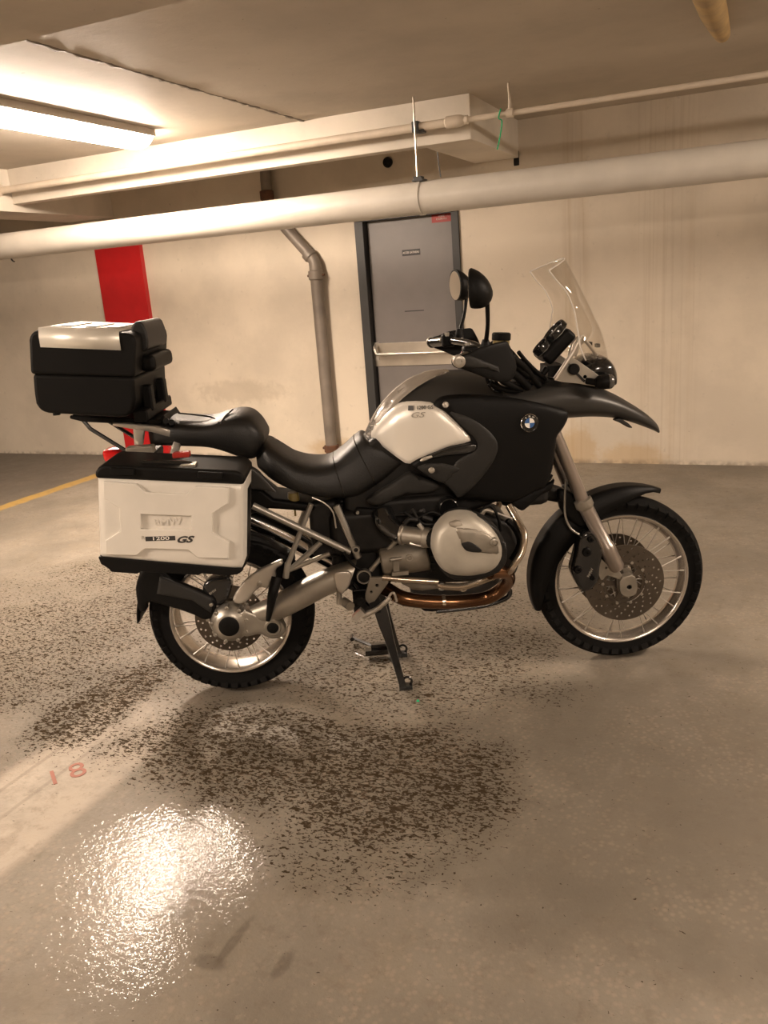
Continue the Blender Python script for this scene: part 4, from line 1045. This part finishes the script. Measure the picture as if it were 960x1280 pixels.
# wiring clutter above the throttle
for k, (pts, r, m_) in enumerate([([(505, 640), (520, 648), (540, 640), (556, 648)], .006, 'black_plastic'), ([(515, 636), (528, 654), (545, 655)], .005, 'engine_dark'), ([(600, 640), (612, 632), (622, 645), (626, 664)], .006, 'black_plastic'), ([(545, 660), (555, 650), (566, 646)], .004, 'alloy'), ([(609, 637), (640, 648)], .004, 'alloy_light'), ([(600, 648), (606, 638), (616, 640)], .008, 'cast_alloy'), ([(634, 650), (645, 662), (650, 680), (640, 700)], .012, 'black_plastic'), ([(390, 622), (404, 628), (416, 640), (420, 660)], .003, 'alloy'), ([(430, 690), (440, 705), (462, 718)], .005, 'black_plastic'), ([(505, 655), (512, 649), (522, 650)], .009, 'engine_dark'), ([(528, 646), (540, 650)], .011, 'engine_dark'), ([(470, 640), (500, 644), (530, 638)], .008, 'engine_dark')]):
    B('cable', G().tube([P_(p, -.21 if 500 < p[0] < 600 else -.2 if p[0] >= 600 else -.15) for p in pts], r, 8), m_)
# ---- exhaust headers
def hd(pts, r, m='bronze_pipe', **k): return B('exhaust_header', G().tube([P3(*p) for p in pts], r, 18), m, **k)
hd([(612, 716, -.30), (632, 716, -.25), (634, 728, -.18), (612, 746, -.12), (575, 752, -.10), (535, 752, -.10), (505, 748, -.10), (486, 738, -.07), (470, 728, -.03)], [.024, .024, .025, .026, .026, .027, .028, .028, .028], label='heat-bronzed exhaust header')
B('far_exhaust_header', G().tube([P3(612, 716, -.30)[:1] + (.30,) + P3(612, 716, -.30)[2:], (1.02, .22, .50), (.95, .12, .43), (.80, .09, .42), (.62, .06, .45)], .021, 14), 'bronze_pipe')
B('exhaust_clamp', G().lathe(P3(552, 752, -.10), (1, 0, 0), [(.022, 0), (.026, .002), (.026, .014), (.022, .016)], 20), 'bar_steel')
hb = G().tube([P3(545, 764, -.02), P3(600, 758, -.02), P3(632, 748, -.02), P3(637, 738, -.02), P3(628, 736, -.02)], .010, 10)
B('skid_plate_rail', hb, 'black_gloss')
B('skid_plate', G().prism(XZ([(515, 752), (530, 764), (540, 765), (600, 758), (626, 748), (634, 740), (630, 738), (600, 750)], -.09), -.09, .09), 'black_plastic', bevel=.004)
# ---- crash bars
rail('crash_bar', [(636, 632, -.16), (645, 648, -.19), (655, 668, -.24), (652, 690, -.27), (642, 706, -.28), (636, 714, -.27), (615, 721, -.22), (580, 733, -.19), (548, 732, -.17)], .0135, 'bar_steel', smooth=True, label='silver tubular crash bar')
rail('lower_bar', [(478, 722, -.16), (510, 725, -.165), (548, 727, -.17)], .0115, 'bar_steel')
ring_at(552, 733, -.175, .015, .015); ring_at(579, 735, -.185, .014, .014, 'bar_steel')
# ---- footrest plate, pedal, heel guard
fpz = flat('footrest_plate', [XZ([(463, 722), (480, 721), (485, 727), (468, 750), (461, 753), (456, 746)], -.16), circ(*(lambda q: (q.x, q.z))(L(471, 731, -.16)), .008, 12), circ(*(lambda q: (q.x, q.z))(L(464, 739, -.16)), .007, 12)], -.012 * -1, 'cast_alloy', bike, -.160, bevel=.002, label='drilled alloy footrest plate')
B('heel_guard', shell(chaikin(XZ([(417, 718), (424, 715), (437, 715), (440, 720), (437, 734), (427, 745), (421, 738)], -.19), 1), lambda x, z: -.185, th=.008, rw=.008, rh=.004, g=.012), 'alloy_light', label='pale alloy heel guard')
B('footpeg', G().tube([P3(452, 745, -.17), P3(450, 752, -.25)], .014, 12).box(Vector(P3(449, 746, -.21)), (.045, .08, .012)), 'black_plastic')
B('passenger_footpeg', G().tube([P3(430, 752, -.17), P3(438, 758, -.22)], .017, 12).tube([P3(424, 735, -.16), P3(424, 756, -.18)], .010, 8), 'cast_alloy')
ped = B('brake_pedal', G().tube([P3(452, 770, -.21), P3(470, 762, -.21), P3(488, 747, -.21)], [.012, .010, .008], 10).box(Vector(P3(448, 768, -.21)), (.045, .03, .022), Matrix.Rotation(-.7, 3, 'Y')), 'alloy_light', label='pale alloy brake pedal')
build('pedal_tip', G().tube([P3(484, 750, -.21), P3(489, 742, -.21), P3(493, 742, -.215), P3(496, 752, -.215)], .0045, 8), 'alloy_light', ped)
B('pivot_mass', G().box(L(458, 745, -.10), (.10, .12, .10)).tube([P3(440, 730, -.13), P3(462, 758, -.15)], .016, 10), 'engine_dark', bevel=.01)
# ---- centre stand
st_ = bike
def stand_leg(s):
    foot = Vector((.632, s * -.145, .012)); top = Vector(P3(474, 757, -.12)); top.y = s * -.115
    mid = top.lerp(foot, .4)
    leg = B('stand_leg', G().rings([[Vector(c) + Vector((dx * w, dy * .014, dz)) for dx, dy, dz in ((-1, -1, 0), (1, -1, 0), (1, 1, 0), (-1, 1, 0))] for c, w in ((top, .026), (top.lerp(foot, .25), .023), (mid, .018), (top.lerp(foot, .75), .014), (foot, .013))]), 'black_gloss', bevel=.004, label='black centre stand leg')
    build('stand_foot', G().box(foot + Vector((.010, 0, -.003)), (.05, .03, .018)).tube([foot + Vector((.018 + .016 * cos(a), 0, .018 + .018 * sin(a))) for a in [k * .7 for k in range(9)]], .005, 6, closed=True), 'black_gloss', leg)
    return leg
stand_leg(1); fl = stand_leg(-1)
B('stand_crossbar', G().cyl((.60, -.13, .12), (.60, .13, .12), .014, n=12), 'black_gloss')
a0, a1 = onZ(440, 797, .03), onZ(478, 812, .03)
def toL(p): p = p - BX; return Vector((p.x * cos(BYAW) + p.y * sin(BYAW), -p.x * sin(BYAW) + p.y * cos(BYAW), p.z))
a0, a1 = toL(a0), toL(a1)
build('stand_tread', G().tube([a0, a1], .008, 8).tube([a0 + Vector((0, -.02, 0)), a0 + Vector((0, .02, 0))], .009, 8).box(Vector((.56, .150, .028)), (.13, .035, .022)).box(Vector((.57, .160, .045)), (.10, .02, .025)), 'black_gloss', fl, label='step lever of the centre stand')

# ---- luggage rack and cases
rk = [(141, 528), (165, 529), (200, 533), (215, 537), (227, 545), (227, 552), (222, 568), (212, 568), (217, 552), (212, 546), (190, 540), (165, 536), (141, 532)]
rc = B('luggage_rack', shell(XZ(rk, -.12), lambda x, z: -.128, th=.022, rw=.006, rh=.005, g=.014), 'alloy_light', label='pale cast alloy luggage rack arm')
mir_obj(rc)
build('rack_leg', shell(XZ([(166, 532), (181, 534), (178, 556), (168, 556)], -.12), lambda x, z: -.124, th=.02, rw=.004, rh=.003, g=.014), 'alloy_light', rc)
build('rack_foot', G().box(L(176, 562, -.12), (.095, .05, .028)), 'cast_alloy', rc, bevel=.005)
B('rack_plate', G().prism(XZ([(88, 519), (200, 524), (205, 518), (212, 528), (190, 531), (105, 527), (88, 523)], -.10), -.11, .11), 'black_plastic', bevel=.004)
for s in (1, -1):
    B('rack_strut', G().tube([P3(103, 524, -.10)[:1] + (s * -.10,) + P3(103, 524, -.10)[2:], (lambda q: (q[0], s * -.10, q[2]))(P3(113, 536, -.10)), (lambda q: (q[0], s * -.10, q[2]))(P3(160, 565, -.10))], .0075, 8, smooth=False), 'black_gloss')
for px, py in ((207, 527), (214, 529)): B('latch_knob', G().lathe(P_((px, py), -.12), (.3, -1, .3), [(.012, -.02), (.014, .0), (.010, .02)], 12), 'black_plastic')
# top case
YT = .245
def tcbox(p, y0, y1): return G().prism(XZ(p, -YT), y0, y1)
tcl = [(40, 467), (167, 471), (169, 500), (166, 514), (160, 521), (148, 522), (60, 517), (50, 514), (44, 505), (42, 492)]
tc = B('top_case', tcbox(tcl, -YT, YT), 'black_plastic', bevel=.014, seg=4, label='black hard top case with bare metal lid strips')
ld = [(38, 468), (36, 425), (38, 417), (46, 412), (160, 416), (168, 420), (170, 430), (168.5, 472)]
lid = build('lid', tcbox(ld, -YT - .004, YT + .004), 'black_plastic', tc, bevel=.014, seg=4)
# metal strip wraps from the side over the top
def zl(px, py): return L(px, py, -YT - .004)
a, b2, c2, d2_ = zl(49, 421), zl(149, 421.5), zl(149, 438), zl(49, 434)
zt_ = zl(100, 413.5).z
yo = -YT - .0075
g = G().add([(a.x, yo, d2_.z), (b2.x, yo, c2.z), (b2.x, yo, b2.z - .004), (a.x, yo, a.z + .0), (b2.x, yo + .010, zl(149, 415.6).z + .004), (a.x, yo + .010, zl(49, 412).z + .005), (b2.x, .20, zl(149, 415.6).z + .004), (a.x, .20, zl(49, 412).z + .005)],
            [(0, 1, 2, 3), (3, 2, 4, 5), (5, 4, 6, 7)])
build('metal_strip', g, 'bare_metal', tc, solid=.004, sharp=60, label='bare brushed metal strip')
g = G()
p, q = zl(60, 412.6), zl(142, 415.4)
for u in (.12, .5, .85):
    g.box(Vector((p.x + (q.x - p.x) * u, -.02, p.z + (q.z - p.z) * u + .008)), (.035, .24, .006), Matrix.Rotation(.08, 3, 'Y'))
tag(build('lid_ribs', g, 'alloy_light', tc, bevel=.002), kind='stuff')
# front pad (backrest) and lock bulge on the face towards the seat
pd = [(163, 416), (164, 408), (168, 402), (174, 401), (179, 405), (183, 415), (185, 426), (185, 436), (180, 440), (168, 440), (164, 434)]
pr_ = XZ(pd, -.15)
build('backrest_pad', G().prism(pr_, -.15, .15), 'seat_vinyl', tc, bevel=.022, seg=4)
def fwd(px, py, y=-.12): q = L(px, py, y); return q
f0 = zl(170, 440)
build('carry_handle', G().box((f0.x + .006, -.0, L(185, 453, -.1).z), (.055, .30, .056)), 'black_plastic', tc, bevel=.018, seg=3)
build('front_latch', G().box((f0.x - .016, -.11, L(180, 497, -.1).z), (.035, .05, .09)).box((f0.x - .016, .10, L(180, 497, -.1).z), (.035, .05, .09)).box((f0.x - .03, 0, L(180, 515, -.1).z), (.05, .40, .04)), 'black_plastic', tc, bevel=.008)
q = zl(68, 517); build('case_foot', G().cyl(q + Vector((0, .02, .01)), q + Vector((0, .02, -.008)), .012), 'black_plastic', tc)
# side case
YP, YI = -.465, -.235
sc_ = empty  # noqa
pb_ = [(122, 596), (303, 604), (304, 660), (303.5, 712), (123.5, 697), (121.5, 650)]
P_r = XZ([(121, 595), (302, 603.5), (304.5, 606), (303.5, 708), (301, 713), (200, 705), (127, 698), (123.5, 695), (120.5, 599)], YP)
cas = B('side_case', shell(P_r, lambda x, z: YP, th=.22, rw=.022, rh=.018, g=.02), 'silver_case', label='silver hard side case with black edges')
# raised embossed outline (eight-cornered ridge) and centre field
def ridge_loop(name, pts, w=.0055, h=.006, y=YP):
    P2 = XZ(pts, y); n = len(P2); g = G(); R = []
    ring = []
    for i in range(n):
        a, b_, c = Vector(P2[i - 1]), Vector(P2[i]), Vector(P2[(i + 1) % n])
        t1 = (b_ - a).normalized(); t2 = (c - b_).normalized(); n1 = Vector((-t1.y, t1.x)); n2 = Vector((-t2.y, t2.x)); m_ = (n1 + n2).normalized(); m_ = m_ / max(.5, m_.dot(n1))
        R.append([(b_.x - m_.x * w, y + .001, b_.y - m_.y * w), (b_.x - m_.x * w * .4, y - h, b_.y - m_.y * w * .4), (b_.x + m_.x * w * .4, y - h, b_.y + m_.y * w * .4), (b_.x + m_.x * w, y + .001, b_.y + m_.y * w)])
    R.append(R[0]); g.rings(R, cap=False)
    return build(name, g, 'silver_case', cas, sharp=20)
X8 = [(131.5, 602.5), (170, 605), (183, 615.5), (234, 618), (246, 608), (285, 610), (285, 627.5), (265, 640), (265, 665.5), (285.5, 677), (285, 696), (248, 695), (236, 685), (182, 683.5), (171, 692), (135, 691), (134, 675), (153, 663), (152, 634), (132, 621)]
# a broad plateau inside the eight-cornered outline
flat('embossed_panel', [XZ(X8, YP), XZ([(176, 640.5), (241, 643), (241, 663), (176, 661.5)], YP)], .010, 'silver_case', cas, YP - .004, bevel=.003)
# recessed name field: frame around it
def pn(px, py, off): q = L(px, py, YP - off); return Matrix.Translation((q.x, YP - off, q.z)) @ Matrix.Rotation(radians(3.0), 4, 'Y') @ FACE
lettering('embossed_lettering', 'BMW', .030, 'silver_case', cas, pn(209, 652.5, .0010), th=.0016, xs=1.25, bold=.0006)
g0 = build('decal_bar', G().box((0, 0, 0), (.094, .0150, .0008)), 'dark_mark', cas); g0.data.transform(pn(200.5, 673.2, .0124))
lettering('decal_digits', '1200', .0165, 'white_mark', cas, pn(200.5, 673.2, .0133), th=.0003, xs=1.75, bold=.0001)
lettering('decal_letters', 'GS', .0290, 'dark_mark', cas, pn(229.5, 674.8, .0126), th=.0005, xs=1.45, shear=.4, bold=.0012)
lettering('decal_initial', 'R', .0150, 'grey_mark', cas, pn(179, 672.2, .0126), th=.0005, xs=1.2)
# black lid (top) and bottom edge
lt = [(118.5, 598), (119, 590), (123, 584), (130, 581), (293, 588), (302, 591), (305, 596), (306, 606)]
lidp = build('case_lid', G().prism(XZ(lt, YP), YP - .004, YI), 'black_plastic', cas, bevel=.012, seg=4)
def lid_y(px0, py0, px1, py1, y0=YP - .016, y1=YP + .05):
    return G().prism(XZ([(px0, py0), (px1, py1), (px1, py1 + 8), (px0, py0 + 8)], YP), y0, y1)
build('lid_hinge', lid_y(139, 583.5, 169, 585), 'black_plastic', lidp, bevel=.003); build('lid_hinge', lid_y(248, 588.5, 279, 590), 'black_plastic', lidp, bevel=.003)
q = L(206, 582, YP + .10)
build('case_handle', G().tube([P3(178, 583, YP + .06), P3(184, 579, YP + .06), P3(235, 580, YP + .06), P3(243, 587, YP + .06)], .010, 10), 'black_gloss', lidp)
build('lock_lever', G().box(L(236, 582, YP + .05) + Vector((0, 0, .002)), (.05, .05, .010)), 'alloy', lidp, bevel=.003)
build('lock_button', G().box(L(227, 568, YP + .12), (.055, .035, .018)), 'red_latch', lidp, bevel=.004, label='dark red release latch')
lb_ = [(122.5, 696), (304, 711.5), (303, 714), (297, 718), (286, 719.5), (252, 717), (248, 719), (175, 714.5), (172, 717.5), (139, 715), (136, 711), (126, 705)]
build('case_base', G().prism(XZ(lb_, YP), YP - .002, YI), 'black_plastic', cas, bevel=.008, seg=3)
build('case_back', G().prism(XZ([(125, 596), (305, 605), (309, 612), (308, 706), (303, 713), (126, 700)], YP + .1), YP + .10, YI), 'black_plastic', cas, bevel=.015, seg=3)
# tail light
tl = B('tail_light', shell(chaikin(XZ([(130, 562), (140, 560), (152, 562), (158, 566), (160, 574), (146, 579), (134, 576)], 0), 1), lambda x, z: -.045, th=.09, rw=.02, rh=.015, g=.015), 'red_lens', label='red tail light')
q = P3(147, 565, -.20)
B('tail_housing', G().prism(XZ([(156, 563), (200, 560), (200, 590), (158, 580)], 0), -.07, .07), 'black_plastic', bevel=.01)
B('number_plate_bracket', G().prism(XZ([(175, 585), (186, 585), (186, 700), (178, 712)], 0), -.06, .06), 'black_plastic', bevel=.006)

# ---- handlebar and controls
BRX = L(574, 452, -.43)
bar_pts = [(BRX.x - .005, -.43, BRX.z), (BRX.x + .06, -.30, BRX.z + .012), (BRX.x + .13, -.16, BRX.z - .0), (BRX.x + .17, -.06, BRX.z - .03), (BRX.x + .17, .06, BRX.z - .03), (BRX.x + .13, .16, BRX.z), (BRX.x + .06, .30, BRX.z + .012), (BRX.x - .005, .43, BRX.z)]
hb_ = B('handlebar', G().tube(bar_pts, .014, 14), 'black_gloss', label='black handlebar')
def hgp(t): # along grip
    return Vector(bar_pts[0]).lerp(Vector(bar_pts[1]), t)
def grips(s):
    k = lambda v: Vector((v.x, v.y * s, v.z))
    g = B('grip', G().lathe(k(hgp(-.02)), k(hgp(1)) - k(hgp(-.02)), [(.019, 0), (.021, .004), (.021, .012), (.0185, .014), (.0185, .10), (.021, .102), (.021, .112), (.016, .114)], 20), 'black_gloss')
    q = k(hgp(.86))
    sw_ = B('switch_pod', G().box(q + Vector((.0, 0, .002)), (.05, .055, .05)), 'black_plastic', bevel=.010, seg=3)
    build('switch_button', G().box(q + Vector((-.022, -.01 * s, .004)), (.018, .016, .012)), 'red_latch' if s > 0 else 'alloy', sw_, bevel=.003)
    build('clamp_screw', G().cyl(q + Vector((-.004, .02 * s, .02)), q + Vector((-.004, .02 * s, .034)), .010, n=12), 'alloy', sw_)
    lv = B('brake_lever' if s > 0 else 'clutch_lever', G().tube([k(hgp(1.05)) + Vector((.04, 0, 0)), k(hgp(.6)) + Vector((.065, 0, -.006)), k(hgp(.1)) + Vector((.07, 0, -.012))], [.008, .0065, .007], 8), 'alloy')
grips(1); grips(-1)
HG = [(569, 452), (569.5, 446), (575, 443), (585, 440.5), (596, 434.5), (610, 431), (624, 428), (636, 426.5), (641, 435), (647, 448), (650, 460), (648, 470), (640, 479), (625, 478.5), (607, 472.5), (592, 466), (578, 461), (571, 458)]
hx0 = L(574, 452, -.44).x
def hgy(x, z): u = max(0, x - hx0 - .015); return -.452 + .95 * u ** 1.45 * 1.0
def guard(s):
    g = shell(chaikin(XZ(HG, -.42), 1), hgy, th=.008, rw=.012, rh=.006, g=.016)
    o = B('hand_guard', g if s > 0 else mir(g), 'black_plastic', label='black hand guard')
    g = shell(XZ([(572, 446), (584, 443), (600, 449), (624, 459), (626, 466), (606, 460), (578, 458), (571, 455)], -.43), lambda x, z: hgy(x, z) - .006, th=.012, rw=.008, rh=.005, g=.014)
    build('guard_rib', g if s > 0 else mir(g), 'charcoal', o)
    q = Vector(P3(574, 452, -.455)); q.y = s * -.457
    build('bar_end_screw', G().lathe(q, (0, -s, 0), [(.019, -.03), (.019, .003), (.016, .005), (.009, .005), (.008, 0), (.0, 0)], 24), 'alloy', o, label='silver bar end screw')
guard(1); guard(-1)
# reservoir
q = Vector(P3(626, 436, -.27))
rs = B('brake_reservoir', G().lathe(q, (.08, 0, 1), [(.024, -.01), (.027, 0), (.027, .028), (.024, .030)], 24), 'fluid', label='yellowish brake fluid reservoir')
build('reservoir_cap', G().lathe(q + Vector((.002, 0, .028)), (.08, 0, 1), [(.030, 0), (.031, .003), (.031, .020), (.027, .024), (0, .024)], 24), 'black_plastic', rs)
# mirrors
def mirror(s):
    if s > 0: c = Vector(P3(590, 361.5, -.395)); a = radians(14)
    else: c = Vector(P3(570, 357, .40)); a = radians(12)
    n = Vector((-cos(a), s * sin(a), -.02)).normalized(); t = Vector((n.y, -n.x, 0)).normalized(); u = Vector((0, 0, 1))
    if s < 0: c = c + Vector((0, 0, 0))
    Wd, Ht, Dp = .074, .063, .062
    R = []
    n0 = n
    for i, d in enumerate([-.004, 0, .01, .024, .038, .049, .057, .062]):
        k = math.sqrt(max(.0, 1 - (max(0, d) / .0635) ** 2.2)); k = .97 if d < 0 else k
        ring = []
        for j in range(36):
            b_ = 2 * pi * j / 36; cu_, su = cos(b_), sin(b_)
            hh = Ht * (1.0 if su > 0 else .92)
            ring.append(c - n * d + t * (Wd * k * math.copysign(abs(cu_) ** .85, cu_)) + u * (hh * k * math.copysign(abs(su) ** .9, su) - .016 * max(0, d) / .07 - .010 * max(0, su) * max(0, d) / .07))
        R.append(ring)
    o = B('mirror', G().rings(R), 'black_plastic', label='black mirror on a bent stem')
    ring = [c + n * .0052 + t * (Wd * .90 * cos(2 * pi * j / 36)) + u * (Ht * .88 * sin(2 * pi * j / 36)) for j in range(36)]
    g = G(); g.rings([[v - n * .003 for v in ring], ring]); build('mirror_glass', g, 'mirror_glass', o, sharp=30)
    base = Vector(P3(607, 430, -.33)) if s > 0 else Vector((P3(607, 430, -.33)[0], .33, P3(607, 430, -.33)[2]))
    e = c - n * .045 + Vector((0, 0, -.050))
    build('mirror_stem', G().tube([base, base.lerp(e, .5) + Vector((.004, 0, 0)), e + Vector((0, 0, .02))], [.008, .0065, .008], 10), 'black_plastic', o)
    build('stem_boot', G().lathe(base - Vector((0, 0, .03)), (0, 0, 1), [(.012, 0), (.018, .003), (.016, .03), (.010, .045)], 16), 'black_plastic', o)
mirror(1); mirror(-1)
# steering head, clamps and hoses
B('steering_head', G().box(L(650, 478, 0), (.10, .16, .03)).cyl(L(655, 470, 0) + Vector((0, 0, -.16)), L(650, 466, 0), .035, n=20), 'engine_dark', bevel=.008)
for k in range(5):
    y = -.13 + k * .05
    B('control_cable', G().tube([Vector((BRX.x + .10, y - .05, BRX.z - .01)), Vector((BRX.x + .17 + .01 * k, y, BRX.z + .03 - .008 * k)), Vector((BRX.x + .24, y * .8, BRX.z - .03)), Vector((BRX.x + .27, y * .6, BRX.z - .09))], .006, 8), 'black_plastic')
B('control_cable', G().tube([P3(608, 470, -.24), P3(612, 482, -.20), P3(622, 489, -.17), P3(640, 487, -.12)], .006, 8), 'black_gloss')
B('control_cable', G().tube([P3(618, 470, -.22), P3(622, 480, -.18), P3(632, 486, -.14)], .005, 8), 'black_gloss')
for pts, r in (([(612, 478, -.22), (628, 486, -.18), (648, 488, -.12), (672, 480, -.06)], .010), ([(640, 446, -.24), (654, 458, -.20), (664, 470, -.16), (674, 482, -.12)], .012), ([(634, 462, -.24), (648, 472, -.19), (660, 484, -.14)], .014),
               ([(648, 440, -.18), (658, 452, -.16), (668, 462, -.14), (682, 474, -.10)], .007), ([(644, 456, -.20), (656, 466, -.18), (670, 474, -.12), (684, 478, -.06)], .013), ([(620, 470, -.25), (636, 480, -.20), (652, 486, -.14)], .012), ([(652, 448, -.10), (662, 458, -.10), (672, 470, -.08)], .011)):
    B('control_cable', G().tube([P3(*p) for p in pts], r, 10), 'black_plastic')
# ---- instruments
c0, c1 = L(677, 452, -.03), L(713, 412, -.03)
ax = Vector((c1.x - c0.x, 0, c1.z - c0.z)); ln = ax.length; ax.normalize(); nn = Vector((-ax.z, 0, ax.x))    # outward towards the rider
mid = (c0 + c1) / 2; mid.y = 0
MX = Matrix((ax, Vector((0, 1, 0)), nn)).transposed().to_4x4(); MX.translation = mid + nn * .012
def inst(name, g, m, par, **k):
    o = build(name, g, m, par, **{a: b_ for a, b_ in k.items()}); o.data.transform(MX); return o
cl = inst('instrument_cluster', G().box((0, .0, -.012), (ln * .92, .17, .05)), 'black_plastic', bike, bevel=.015, seg=3, label='black instrument cluster')
for (u, v, r) in ((.034, .035, .047), (-.038, .042, .036)):
    inst('gauge_rim', G().lathe((u, -v, .012), (0, 0, 1), [(r * .86, .004), (r, .004), (r, .022), (r * .95, .026), (r * .88, .022), (r * .86, .010)], 32, True), 'black_gloss', cl)
    inst('gauge_face', G().lathe((u, -v, .012), (0, 0, 1), [(r * .87, .0), (r * .87, .013), (0, .013)], 32), 'dial', cl)
inst('display', G().box((0, .045, .018), (.085, .05, .008)), 'dial', cl, bevel=.003)
B('instrument_stay', G().tube([P3(684, 460, -.06), P3(676, 470, -.06), P3(664, 482, -.05)], .012, 10).box(L(690, 462, 0), (.06, .12, .04)), 'black_plastic')
# ---- screen carrier, headlight, indicator
cr = flat('screen_bracket', [XZ([(693, 475), (702, 462), (713, 446), (722, 451), (736, 461), (750, 471), (746, 483), (722, 479), (702, 477)], -.13), circ(*(lambda q: (q.x, q.z))(L(731, 471, -.13)), .008, 12), circ(*(lambda q: (q.x, q.z))(L(711, 455, -.13)), .004, 10)], .006, 'alloy', bike, -.13, bevel=.001, label='silver screen bracket')
mir_obj(cr)
q = Vector(P3(716, 461, -.135)); B('adjuster_knob', G().lathe(q, (0, -1, 0), [(.010, 0), (.019, .003), (.020, .018), (.016, .022), (0, .022)], 20), 'black_plastic')
B('adjuster_slot', G().box(q + Vector((.025, -.001, -.03)), (.008, .006, .045), Matrix.Rotation(-.75, 3, 'Y')), 'engine_dark')
B('bracket_strut', G().tube([P3(694, 474, -.14), P3(714, 444, -.14), P3(727, 420, -.13)], .0085, 10, smooth=False), 'alloy_light')
B('bracket_strut', G().tube([P3(727, 420, -.13), P3(737, 432, -.12), P3(746, 444, -.10)], .006, 10, smooth=False), 'alloy_light')
B('upper_bracket', shell(XZ([(711, 444), (716, 428), (722, 421), (730, 419), (734, 424), (726, 432), (720, 446)], -.12), lambda x, z: -.125, th=.02, rw=.004, rh=.003, g=.012), 'alloy_light')
HTab = []
for a, b_, w in [((716, 455), (725, 470), .07), ((728, 446), (735, 478), .11), ((742, 442), (748, 481), .12), ((755, 445), (757, 482), .115), ((763, 455), (764, 482), .095), ((766, 468), (767, 482), .07)]:
    p = L(a[0], a[1], -.02); q = L(b_[0], b_[1], -w * .5); HTab.append((p.x, q.z, p.z, w))
hl = B('headlight_cowl', loft(HTab, e=2.6), 'black_gloss', label='black headlight cowl')
i0, i1 = P_((741, 477), -.13), P_((764, 477), -.13)
ind = B('indicator', G().tube([P_((733, 476), -.13), P_((746, 478), -.15)], .012, 10).lathe(P_((744, 478), -.155), (1, -.1, 0), [(.014, 0), (.022, .008), (.026, .03), (.026, .045)], 20), 'black_plastic', label='front turn indicator')
build('indicator_lens', G().lathe(P_((744, 478), -.155) + Vector((.045, -.0045, 0)), (1, -.1, 0), [(.026, 0), (.025, .010), (.018, .018), (0, .021)], 20), 'smoke_lens', ind)
mir_obj(ind)
# windscreen
rows = [((686, 338), (704, 323), .150), ((696, 351), (712, 338), .155), ((708, 365), (722, 358), .155), ((717, 386), (736, 386), .155), ((720, 400), (741, 398), .175), ((723, 418), (747, 410), .205), ((726, 436), (753, 430), .215), ((732, 450), (757, 446), .18)]
grid = []
for e_, c_, w in rows:
    p = L(e_[0], e_[1], -w); q = L(c_[0], c_[1], 0); r_ = []
    for k in range(17):
        u = k / 8 - 1; t = abs(u) ** 2.2; r_.append((q.x + (p.x - q.x) * t, u * w, q.z + (p.z - q.z) * t))
    grid.append(r_)
gg = []
for i in range(len(grid[0])):
    col_ = crom([r_[i] for r_ in grid], 3); gg.append(col_)
ws = B('windscreen', G().sheet([[c[i] for c in gg] for i in range(len(gg[0]))]), 'acrylic', solid=.003, label='clear tall windscreen')
for s in (-1, 1):
    q = L(749, 431, -.03); build('screen_pad', G().box((q.x - .012, s * .05, q.z), (.012, .03, .012)), 'black_plastic', ws)
for nm, pts in (('screen_edge', [r_[0] for r_ in grid]), ('screen_edge', [r_[-1] for r_ in grid]), ('screen_edge', grid[0])):
    build(nm, G().tube([Vector(p) for p in pts], .0026, 6), 'acrylic_edge', ws)
